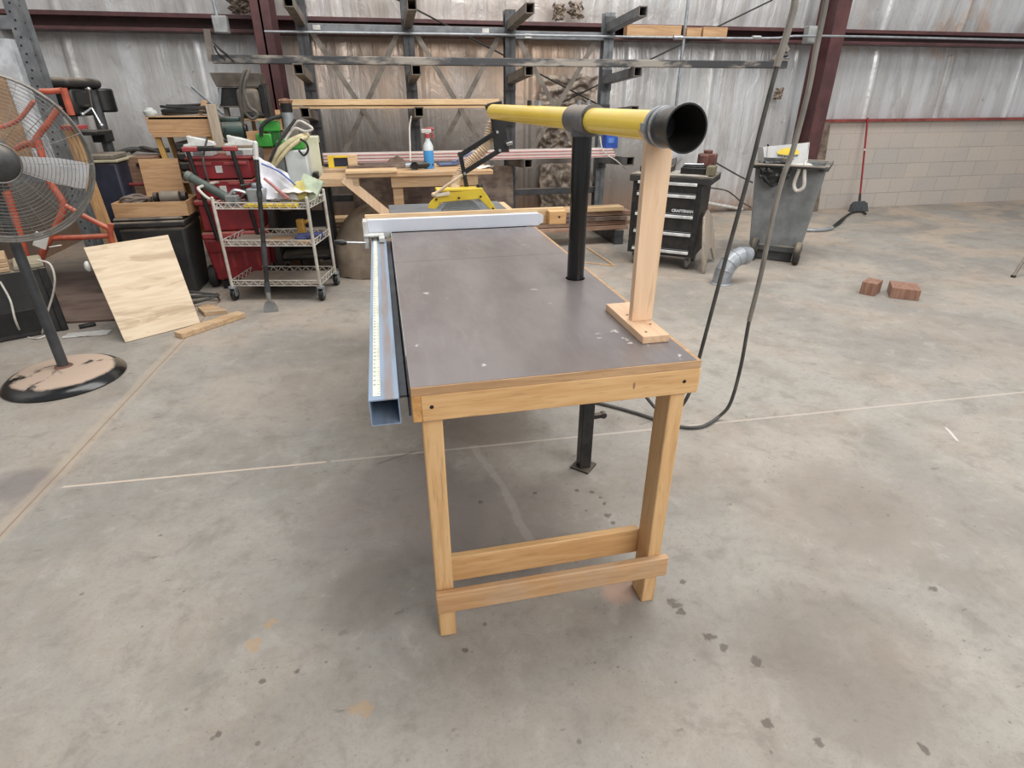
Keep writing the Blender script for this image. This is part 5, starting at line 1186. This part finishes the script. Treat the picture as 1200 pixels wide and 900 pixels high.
# ------------------------------------------------------------------ navy can, brown box
nx0, nx1 = Y(110, 205, 5.45).x, Y(143, 205, 5.45).x; nzt = Y(125, 190, 5.45).z
nc_ = thing('navy_can', 'dark navy trash can behind the fan cage', 'trash can', ((nx0+nx1)/2, 5.62, 0))
MB().frus(((nx0+nx1)/2, 5.62, 0), ((nx1-nx0)*.9, .36), ((nx0+nx1)/2, 5.62, nzt), ((nx1-nx0), .44)).build('tub', NAVY, nc_, .02)
MB().bx(nx0-.02, nx1+.02, 5.38, 5.86, nzt, nzt+.02).build('rim', LIDY, nc_, .006)
MB().bx(nx0+.01, nx1-.01, 5.40, 5.7, nzt+.021, nzt+.06).build('lid_scrap', DUSTY, nc_, .01)
kx0, kx1 = Y(141, 200, 5.62).x, Y(181, 200, 5.62).x; kz0, kz1 = Y(150, 216, 5.75).z, Y(150, 183, 5.75).z
kx = thing('brown_box', 'brown wooden box with a dark hand slot between the navy can and the trestle', 'box', ((kx0+kx1)/2, 5.9, 0))
m = MB(); lean = -.0
m.frus(((kx0+kx1)/2, 5.80, 0), (kx1-kx0-.10, .30), ((kx0+kx1)/2-.0, 5.80, kz1), (kx1-kx0+.02, .34)); m.build('carton', W['brown'], kx, .003)
MB().bx((kx0+kx1)/2-.0, (kx0+kx1)/2+.10, 5.622, 5.635, kz1-.075, kz1-.045).build('hand_slot', BLK, kx, .004)
m = MB()
solo(MB().tube([V((kx0-.05, 5.8, kz1+.02)), V((kx0+.06, 5.82, kz1+.05)), V((kx0+.2, 5.85, kz1+.035)), V((kx0+.33, 5.9, kz1+.03))], .018, 8), 'black_cable', CORD, 'thicker black cable draped over the brown box', 'cable', 'black cables on the brown box')
m.tube([V((kx0+.02, 5.9, kz1+.02)), V((kx0+.15, 5.82, kz1+.06)), V((kx0+.3, 5.8, kz1+.02))], .014, 8)
solo(m, 'black_cable', CORD, 'thinner black cable draped over the brown box', 'cable', 'black cables on the brown box')
solo(MB().sph(Y(133, 181, 5.7), .022, (1, 1, 1)).tube([Y(133, 181, 5.7), Y(136, 190, 5.68), Y(142, 200, 5.7)], .012, 8), 'white_hose_end', WCORD, 'white hose end hanging on the brown box', 'hose')
# ------------------------------------------------------------------ drill press
dx = Y(113, 140, 5.85)
dp = thing('drill_press', 'black drill press standing against the foil wall behind the fan', 'drill press', (dx.x, 5.85, 0))
hz = Y(95, 113, 5.65).z
hx0, hx1 = Y(74, 110, 5.6).x, Y(108, 110, 5.6).x
MB().bx(dx.x-.12, dx.x+.10, 5.72, 6.05, 0, .05).build('base', BLKM, dp, .01)
MB().cyl((dx.x, 5.92, .05), (dx.x, 5.92, hz+.05), .042, n=20).build('column', RACKD, dp)
MB().bx(dx.x-.13, dx.x+.05, 5.45, 5.75, hz-.14, hz+.06).build('head', BLK, dp, .03, seg=3)
MB().bx(dx.x-.16, dx.x+.06, 5.42, 6.02, hz+.06, hz+.13).build('belt_cover', BLKD, dp, .03, seg=3)
MB().cyl((dx.x+.03, 6.0, hz-.12), (dx.x+.03, 6.0, hz+.06), .095, n=20).build('motor', BLK, dp, .015)
MB().cyl((dx.x-.06, 5.58, hz-.14), (dx.x-.06, 5.58, hz-.20), .038, .03, 16).cyl((dx.x-.06, 5.58, hz-.20), (dx.x-.06, 5.58, hz-.27), .02, .01, 12).build('chuck', GALV, dp)
hub = V((dx.x+.06, 5.58, hz-.08))
fh = MB().cyl(hub, hub+V((.05, -.03, 0)), .022, n=12).build('feed_hub', BLKM, dp)
for a in (1.45, 3.5, 5.0):
    e_ = hub+V((.05, -.03, 0))+V((.03, .13*math.cos(a)*0-.06, .13*math.sin(a)))+V((.09*math.cos(a), 0, 0))
    MB().cyl(hub+V((.05, -.03, 0)), e_, .008, n=8).sph(e_, .016).build('feed_handle', STEEL, fh)
tzz = Y(112, 157, 5.7).z
MB().bx(dx.x-.15, dx.x+.12, 5.48, 5.78, tzz, tzz+.03).bx(dx.x-.05, dx.x+.05, 5.78, 5.97, tzz-.07, tzz+.02).build('work_table_plate', BLKM, dp, .006)
solo(MB().tube([Y(108, 132, 5.9), Y(114, 142, 6.0), Y(121, 150, 6.1), Y(126, 165, 6.1)], .006, 6), 'power_cable', CORD, 'thin cord running from the drill press down the foil wall', 'cord')
# ------------------------------------------------------------------ wooden trestle with cases and cables
TY = 5.75
zt0, zt1 = Y(200, 160, TY).z, Y(200, 137, TY).z
vx0, vx1 = Y(172, 145, TY).x, Y(245, 145, TY).x
tr_ = thing('wood_trestle', 'tan wooden trestle box on yellow legs behind the tray box', 'trestle', ((vx0+vx1)/2, TY+.2, 0))
MB().bx(vx0, vx1, TY, TY+.02, zt0+.03, zt1).bx(vx0, vx1, TY+.38, TY+.40, zt0+.03, zt1).bx(vx0, vx0+.02, TY+.02, TY+.38, zt0+.03, zt1).bx(vx1-.02, vx1, TY+.02, TY+.38, zt0+.03, zt1).build('apron_box', W['tan'], tr_, .002)
MB().bx(vx0+.02, vx1+.01, TY+.0, TY+.4, zt1-.02, zt1+.002).build('top', W['tan'], tr_, .002)
MB().bx(vx0+.02, vx1, TY-.012, TY+.40, zt0-.005, zt0+.028).build('lower_board', W['tan'], tr_, .002)
YL = wood('yellow_leg', (210, 168, 96), (184, 140, 74), 2)
for x, o_ in ((vx0+.03, .13), (vx1-.04, .05)):
    for y in (TY+.045, TY+.355): MB().beam((x, y, zt1-.025), (x+o_, y, .0), .04, .04).build('leg', YL, tr_, .002)
MB().bx(vx0+.09, vx1+.0, TY+.03, TY+.36, .80, .82).build('shelf', W['scrap'], tr_, .002)
for k in range(2):
    x = vx0+.16; zz = .8205+.158*k
    t_ = thing('tool_case', ('black tool case, the lower of two under the trestle box', 'black tool case, the upper of two under the trestle box')[k], 'case', (x+.17, TY+.18, zz), 0, 'black cases under the trestle')
    MB().bx(x, x+.34, TY+.02, TY+.34, zz, zz+.075).build('lower_shell', BLKD, t_, .02, seg=3)
    MB().bx(x, x+.34, TY+.02, TY+.34, zz+.079, zz+.155).build('upper_shell', BLKD, t_, .02, seg=3)
    MB().bx(x+.1, x+.24, TY+.0, TY+.02, zz+.06, zz+.09).build('handle', BLK, t_, .004)
pts = [V((vx0+.30+.21*math.cos(a), TY+.18+.13*math.sin(a), zt1+.014+.0035*a+.008*math.sin(a*1.7))) for a in [k*.5 for k in range(44)]]
solo(MB().tube(pts, .011, 7, 3), 'cable_coil', RUB, 'black cable coil on top of the wooden trestle', 'cable')
p = V((vx0+.03, TY+.05, zt1+.03))
solo(MB().sph(p, .042, (1.2, .8, .9), 14, .5, 3), 'foam_wad', LGREY, 'crumpled white wad on the trestle corner', 'wad', None, 0, 80)
# upright grey board beside the trestle
a, b = Y(246, 122, 5.72), Y(253, 165, 5.72)
m = MB().bx(a.x-.035, a.x+.045, 5.70, 5.735, 0, a.z); solo(m, 'upright_board', wood('grey_upright', (186, 172, 152), (160, 146, 126), 2, dust=.3), 'grey upright board between the trestle and the dark green grinder', 'board', None, .003)
# ------------------------------------------------------------------ shelf stand behind with old machine and green grinder
sh = thing('shelf_stand', 'wooden stand carrying the dusty machine and the green grinder', 'stand', (-1.1, 6.0, 0))
SZ = Y(290, 168, 5.75).z
MB().bx(-1.36, -.86, 5.78, 6.25, SZ-.03, SZ).build('shelf', W['scrap'], sh, .002)
MB().bx(-1.16, -.82, 5.95, 6.3, SZ+.17, SZ+.19).build('upper_shelf', W['scrap'], sh, .002)
for x in (-1.36, -.89):
    for y in (5.79, 6.20): MB().bx(x, x+.04, y, y+.04, 0, SZ-.03).build('leg', W['scrap'], sh, .002)
for x in (-1.155, -.855): MB().bx(x, x+.03, 6.25, 6.29, SZ, SZ+.17).build('upper_post', W['scrap'], sh, .002)
p = Y(275, 164, 5.80)
gg = thing('green_grinder', 'dark green double-ended grinder beside the upright grey board', 'grinder', (p.x, 5.88, SZ))
m = MB().cyl((p.x-.10, 5.90, SZ+.10), (p.x+.08, 5.90, SZ+.10), .078, n=24).bx(p.x-.07, p.x+.06, 5.84, 5.97, SZ, SZ+.06); m.build('motor', DGREEN, gg, .012)
MB().bx(p.x-.13, p.x+.06, 5.86, 5.98, SZ+.165, SZ+.21).build('top_cover', DGREEN, gg, .015)
MB().cyl((p.x+.085, 5.9, SZ+.10), (p.x+.10, 5.9, SZ+.10), .05, n=20).build('end_cap', BLKM, gg)
MB().tube([V((p.x-.06, 5.80, SZ+.12)), V((p.x-.1, 5.76, SZ+.05)), V((p.x-.03, 5.74, SZ+.012)), V((p.x+.06, 5.78, SZ+.03))], .010, 7).build('cord', RUB, gg)
solo(MB().bx(p.x+.10, p.x+.26, 5.82, 5.98, SZ, SZ+.09), 'wood_offcut', W['tan'], 'tan wood offcut beside the dark green grinder', 'wood block', None, .003)
# old dusty machine
MY = 6.0
mx0, mx1 = Y(246, 90, MY).x, Y(312, 110, MY).x; mz0, mz1 = Y(280, 146, MY).z, Y(280, 84, MY).z
om = thing('dusty_machine', 'dusty grey-brown machine with a black opening and hose loop beside the dark red column', 'machine', ((mx0+mx1)/2, MY+.15, mz0))
w_ = mx1-mx0
hgt = mz1-mz0
def pz(x, z): return (x*w_, z*hgt)
MB().prism([pz(0, .98), pz(.08, .72), pz(.92, .72), pz(.95, .98)], (mx0, MY+.26, mz0), (1, 0, 0), (0, 0, 1), .26).build('hood', DUSTY, om, .004)
MB().prism([pz(.05, .36), pz(.92, .36), pz(.92, .71), pz(.08, .71)], (mx0, MY+.26, mz0), (1, 0, 0), (0, 0, 1), .22).build('dark_body', BLKM, om, .004)
MB().bx(mx0+.04*w_, mx0+.95*w_, MY+.02, MY+.27, mz0+.33*hgt, mz0+.36*hgt).build('ledge', DUSTY, om, .002)
MB().bx(mx0+.42*w_, mx0+.86*w_, MY-.02, MY+.22, mz0+.10*hgt, mz0+.70*hgt).build('grey_drum', DUSTY, om, .04, seg=3)
MB().bx(mx0+.86*w_, mx0+1.0*w_, MY+.0, MY+.22, mz0+.1*hgt, mz0+.78*hgt).build('side_gear', BLK, om, .01)
MB().beam((mx0+.06*w_, MY+.02, mz0+.40*hgt), (mx0+.14*w_, MY+.02, mz0+.7*hgt), .012, .02).build('strut', GALV, om)
MB().bx(mx0+.1*w_, mx0+.18*w_, MY+.05, MY+.12, SZ-.0, mz0+.36*hgt).bx(mx0+.8*w_, mx0+.88*w_, MY+.05, MY+.12, SZ+.19, mz0+.3*hgt).build('foot', DUSTY, om, .003)
pts = [Y(283, 165, 5.90), Y(284, 140, 5.86), Y(282, 105, 5.84), Y(286, 85, 5.84), Y(292, 82, 5.84), Y(289, 90, 5.83), Y(286, 105, 5.82), Y(292, 125, 5.82), Y(300, 131, 5.83), Y(301, 136, 5.84), Y(295, 139, 5.84), Y(288, 133, 5.84)]
MB().tube(pts, .014, 9, 6).build('hose_loop', mat('dusty_hose', (104, 98, 90), .7, 0, (80, 76, 70), 10), om)
p = Y(297, 143, 5.95)
cb_ = MB()
for k in range(3): cb_.ring(V((p.x, 6.05, SZ+.215+.02*k)), .10-.01*k, .012, (0, -.15*k, 1), 30, 7)
solo(cb_, 'cable_ring', RUB, 'black cable rings under the dusty machine', 'cable')
p = Y(243, 133, 5.6)
solo(MB().beam(Y(225, 102, 6.15), Y(262, 134, 5.82), .018, .018), 'metal_strut', GALV, 'thin dark metal rod slanting from the foil wall to the grey upright board', 'rod')
solo(MB().beam(Y(240, 118, 5.95), Y(235, 134, 5.90), .05, .02), 'wood_strip', W['tan'], 'short tan wood strip tilted on the trestle end by the upright board', 'wood strip', None, .002)
# ------------------------------------------------------------------ black steel stand with green and cream machines
KX0, KX1, KY = Y(313, 250, 5.25).x, Y(387, 250, 5.25).x, 5.25
ks = thing('steel_stand', 'black steel stand on casters behind the wire cart', 'stand', ((KX0+KX1)/2, 5.45, 0))
KZ = .80
MB().bx(KX0, KX1, KY, KY+.42, KZ-.03, KZ).build('top', BLKM, ks, .004)
for x in (KX0, KX1-.05):
    for y in (KY, KY+.37): 
        MB().bx(x, x+.05, y, y+.05, .10, KZ-.03).build('leg', BLK, ks, .003)
        c_ = MB().bx(x+.005, x+.045, y+.01, y+.04, .06, .10).build('caster', GALV, ks)
        MB().cyl((x+.01, y+.025, .04), (x+.04, y+.025, .04), .04, n=16).build('wheel', RUB, c_)
MB().bx(KX0+.05, KX1-.05, KY+.03, KY+.39, .20, .22).build('low_shelf', BLKM, ks, .002)
MB().bx(KX0, KX1, KY+.38, KY+.40, .10, .55).build('back_plate', BLK, ks, .002)
MB().bx(KX0+.05, KX1-.05, KY+.0, KY+.02, .40, .47).build('grey_rail', DUSTY, ks, .002)
# cream and green machine
vxa, vxb = Y(336, 200, 5.25).x, Y(362, 200, 5.25).x
zvt = Y(345, 176, 5.25).z; 
dv_ = thing('dust_extractor', 'white and green dust extractor with hoses on top behind the wire cart', 'dust extractor', ((vxa+vxb)/2, 5.42, KZ))
MB().bx(vxa, vxb, 5.26, 5.62, KZ, zvt).build('front_panel', mat('ext_white', (206, 210, 208), .5, 0, (190, 194, 192), 5, dust=.2), dv_, .012)
MB().bx(vxa-.12, vxa-.004, 5.28, 5.62, KZ, zvt-.03).build('grey_body', GREY, dv_, .02)
MB().bx(vxa-.05, vxb-.01, 5.27, 5.6, zvt+.001, zvt+.075).build('green_lid', GREEN, dv_, .02, seg=3)
zz = zvt+.09
MB().tube([Y(318, 193, 5.2), Y(324, 180, 5.2), Y(338, 167, 5.25), Y(352, 160, 5.3), Y(361, 158, 5.35)], .021, 10).tube([Y(320, 196, 5.22), Y(330, 183, 5.22), Y(340, 172, 5.25), Y(352, 164, 5.28), Y(360, 161, 5.3)], .018, 10).build('cream_hose', mat('cream_hose', (208, 196, 158), .6, 0, (188, 176, 138), 18), dv_)
MB().tube([Y(316, 190, 5.15), Y(324, 172, 5.17), Y(335, 155, 5.2), Y(346, 140, 5.25)], .012, 8).tube([Y(352, 163, 5.22), Y(359, 168, 5.2), Y(361, 176, 5.2), Y(356, 182, 5.2), Y(350, 176, 5.2)], .009, 8).build('black_hose', RUB, dv_)
pts = [Y(341, 150, 5.3), Y(350, 142, 5.3), Y(360, 146, 5.3), Y(366, 151, 5.3), Y(358, 154, 5.3), Y(346, 150, 5.3), Y(340, 156, 5.3), Y(334, 165, 5.28)]
MB().tube(pts, .010, 8).build('white_cord', WCORD, dv_)
MB().bx(vxb+.01, vxb+.05, 5.4, 5.6, KZ, KZ+.1).build('foot', BLK, dv_, .005)
xa, xb = Y(356, 175, 5.5).x, Y(374, 175, 5.5).x
za, zb2 = Y(365, 188, 5.5).z, Y(365, 160, 5.5).z
cm = thing('cream_box', 'cream plastic box beside the white and green dust extractor', 'box', ((xa+xb)/2, 5.6, KZ))
MB().bx(xa, xb, 5.52, 5.66, KZ, zb2).build('case', CREAM, cm, .008)
MB().bx(xb, xb+.012, 5.54, 5.64, za-.05, zb2-.05).build('dark_side', BLK, cm, .002)
ga, gb2 = Y(304, 160, 5.72).x, Y(330, 160, 5.72).x; gz0, gz1 = Y(317, 171, 5.72).z, Y(317, 142, 5.72).z
gbn = thing('green_box', 'bright green plastic machine housing behind the scraper pole', 'machine', ((ga+gb2)/2, 5.6, 0))
MB().bx(ga+.02, gb2+.0, 5.72, 5.92, gz1-.085, gz1).build('top_housing', GREEN, gbn, .012)
MB().bx(ga-.03, ga+.10, 5.71, 5.90, gz0-.01, gz0+.10).build('lower_housing', GREEN, gbn, .012)
MB().bx(ga+.10, gb2-.01, 5.73, 5.90, gz0, gz1-.085).build('dark_housing', mat('deep_green', (40, 104, 42), .5), gbn, .006)
MB().bx(ga, gb2-.02, 5.75, 5.88, 0, gz0-.0105).build('pedestal', CARD, gbn, .004)
MB().tube([Y(306, 160, 5.68), Y(307, 148, 5.68), Y(316, 140, 5.7), Y(330, 136, 5.72)], .016, 8).build('black_hose', RUB, gbn)
p = Y(333, 146, 5.62)
sg = thing('silver_motor', 'silver upright motor with an orange-brown top behind the green housing', 'motor', (p.x, 5.78, 0))
zt_ = Y(335, 118, 5.7).z; zm_ = Y(335, 132, 5.7).z; zl_ = Y(335, 152, 5.7).z
MB().cyl((p.x+.02, 5.78, zl_), (p.x+.02, 5.78, zm_), .052, n=20).build('motor_body', GALV, sg)
MB().cyl((p.x+.02, 5.78, zm_), (p.x+.02, 5.78, zt_-.02), .045, .05, 20).build('black_band', BLK, sg)
MB().lathe([(.055, 0), (.06, .02), (.03, .035), (0, .04)], (p.x+.02, 5.78, zt_-.02)).build('rusty_cap', mat('rusty_cap', (150, 116, 92), .7, .1, (110, 80, 62), 14), sg)
MB().bx(p.x-.075, p.x-.035, 5.74, 5.80, zl_-.02, zm_+.02).build('wood_side', W['tan'], sg, .002)
MB().bx(p.x-.06, p.x+.09, 5.74, 5.84, 0, zl_).build('grey_column', DUSTY, sg, .004)
p = Y(347, 150, 5.5)
# ------------------------------------------------------------------ perforated shelving rack at the corner
RY = 5.2
pr_ = thing('perforated_rack', 'grey perforated shelving rack standing behind the fan', 'shelving rack', (Y(28, 60, RY).x, RY+.4, 0))
HOLE = mat('dark_hole', (28, 28, 30), .8)
for px, yy in ((29, RY), (38.5, RY+.16)):
    b = Y(px, 60, yy); m = MB()
    m.bx(b.x-.035, b.x+.03, yy, yy+.004, 0, 3.0).bx(b.x-.035, b.x-.031, yy+.004, yy+.06, 0, 3.0).bx(b.x+.026, b.x+.03, yy+.004, yy+.06, 0, 3.0)
    u = m.build('upright', RACKG, pr_)
    hm = MB()
    for k in range(52):
        z = .35+k*.05; hm.cyl((b.x-.002+.008*(-1)**k, yy-.0012, z), (b.x-.002+.008*(-1)**k, yy+.001, z), .0075, n=8)
    hm.build('hole_pattern', HOLE, u)
bz = Y(8, 24, RY).z; b = Y(29, 60, RY)
MB().bx(b.x-1.2, b.x-.03, RY+.0, RY+.04, bz-.05, bz+.03).build('beam', RACKG, pr_, .003)
MB().bx(b.x-1.2, b.x-.03, RY+.0, RY+.04, .9, .98).build('beam', RACKG, pr_, .003)
MB().bx(b.x-1.2, b.x-.03, RY+.04, RY+.7, .96, .98).build('shelf_deck', RACKD, pr_, .002)
MB().bx(b.x-1.2, b.x-1.16, RY, RY+.06, 0, 3.0).build('upright', RACKG, pr_)
wx = Y(24, 90, RY+.08).x
solo(MB().bx(wx-.40, wx, RY+.10, RY+.25, .9805, bz-.10), 'daylight_panel', mat('daylight_white', (232, 236, 240), .4), 'white panel standing in for a bright daylit opening, set on the perforated rack', 'panel', None, .004)  # panel added on the rack in place of a bright daylit opening
solo(MB().bx(wx-.46, wx-.10, RY+.05, RY+.09, .9805, 1.62), 'brown_carton', CARD, 'brown carton stored in front of the white panel on the rack', 'box', None, .004)
# ------------------------------------------------------------------ pedestal fan
fc = (F(2, 465)+F(155, 432)+F(75, 471)+F(90, 418))/4
pole = Z(75, 430, .065)
fn = thing('pedestal_fan', 'large pedestal fan with silver blades at the frame edge', 'fan', (pole.x, pole.y, 0))
br = .305
MB().lathe([(br, 0), (br+.004, .008), (br-.006, .020), (br*.90, .040), (br*.76, .056), (br*.5, .064), (.09, .068), (.045, .070), (0, .071)], (pole.x, pole.y-.02, 0), n=56).build('base', FANB, fn)
MB().lathe([(.05, 0), (.042, .01), (.034, .012)], (pole.x, pole.y, .066)).build('pole_collar', mat('rust_ring', (120, 84, 70), .7), fn)
hy_ = pole.y-.06
hc = Y(-6, 187, hy_-.04)
MB().cyl((pole.x, pole.y, .066), (pole.x, pole.y, hc.z-.02), .028, .024, 20).build('pole', mat('pole_grey', (74, 76, 78), .45, .2, (58, 60, 62), 8, dust=.3), fn)
axd = V((.46, -.80, -.06)).normalized()
sd = axd.cross(V((0, 0, 1))).normalized(); up2 = sd.cross(axd)
cx = V((hc.x, hc.y, hc.z))
R0 = .385
MB().cyl(cx-axd*.26, cx-axd*.07, .085, .075, 24).bx(pole.x-.05, pole.x+.05, pole.y-.05, pole.y+.05, hc.z-.16, hc.z-.02).build('motor', mat('motor_grey', (92, 94, 96), .5, .2, (74, 76, 78), 8, dust=.3), fn, .01)
WIRE = mat('dusty_wire', (132, 128, 122), .45, .3, (108, 104, 98), 16)
def dome(r, depth): return depth*(1-(r/R0)**2.2)
def grille(sign, dep, nr, nrad, wr):
    m = MB()
    for k in range(nr):
        r = .075+(R0-.075)*k/(nr-1); off = sign*(.055+dome(r, dep)) if k < nr-1 else sign*.05
        m.ring(cx+axd*off, r, wr if k < nr-1 else .006, axd, 64, 5)
    for k in range(nrad):
        a = 2*PI*k/nrad+.1; dr = sd*math.cos(a)+up2*math.sin(a)
        m.tube([cx+dr*r+axd*sign*(.055+dome(r, dep)+.002) for r in (.07, .16, .26, .34, R0)], wr*1.25, 5, 3)
    return m
grille(1, .05, 20, 16, .0012).build('front_grille', WIRE, fn)
grille(-1, .06, 18, 14, .0012).build('rear_grille', WIRE, fn)
MB().ring(cx, R0+.003, .0075, axd, 72, 8).build('cage_rim', WIRE, fn)
MB().lathe([(.088, 0), (.086, .012), (.07, .03), (.04, .043), (0, .048)], cx+axd*.10, axd, 32).build('centre_cap', mat('cap_grey', (84, 84, 84), .45, .2, (60, 60, 60), 7, dust=.3), fn)
MB().ring(cx+axd*.108, .09, .005, axd, 40, 6).build('cap_ring', WIRE, fn)
SILV = mat('bright_blade', (232, 234, 238), .32, .2, (216, 218, 222), 6)
MB().cyl(cx-axd*.05, cx+axd*.04, .05, n=20).build('blade_hub', BLKM, fn)
for k in range(3):
    a = math.radians(197+120*k)
    dr = sd*math.cos(a)+up2*math.sin(a); ta = axd.cross(dr)
    def bf(u, v):
        r = .055+.31*u; w = (.065+.058*min(1, u*1.7))*(1 if u < .93 else 1-(u-.93)*1.2)
        tw = math.radians(34-12*u); s_ = (v-.5)*w*1.25
        return cx+dr*r+(ta*math.cos(tw)+axd*math.sin(tw))*s_+axd*(.012*math.cos((v-.5)*3))
    b_ = MB().grid(bf, 16, 10).solidify(.002).build('blade', SILV, fn)
    m = MB()
    for j in range(10):
        u = .36+.055*j
        p_, q_ = V(bf(u, .15))+axd*.004, V(bf(u, .75))+axd*.004
        m.cyl(p_, q_, .0025, n=6)
    m.build('rib_pattern', SILV, b_)
# ------------------------------------------------------------------ light
wd = bpy.data.worlds.new('daylight'); bpy.context.scene.world = wd; wd.use_nodes = True
bg = wd.node_tree.nodes['Background']; bg.inputs[0].default_value = (.93, .965, 1, 1); bg.inputs[1].default_value = .48
def area(name, loc, tgt, sx, sy, e, c=(1, 1, 1)):
    l = bpy.data.lights.new(name, 'AREA'); l.shape = 'RECTANGLE'; l.size = sx; l.size_y = sy; l.energy = e; l.color = c
    o = bpy.data.objects.new(name, l); C.objects.link(o); o.location = loc
    o.rotation_euler = (V(tgt)-V(loc)).to_track_quat('-Z', 'Y').to_euler(); return o
area('skylight', (2.5, 3.6, 6.5), (2.5, 3.6, 0), 9, 3.0, 560, (1, .985, .96))
area('open_door', (3.5, -4, 5.2), (.6, 3.5, .6), 6, 3.5, 420, (1, .98, .96))
sc = bpy.context.scene
sc.view_settings.view_transform = 'Standard'; sc.view_settings.look = 'None'; sc.view_settings.gamma = 1; sc.view_settings.use_curve_mapping = False
sc.view_settings.exposure = 0
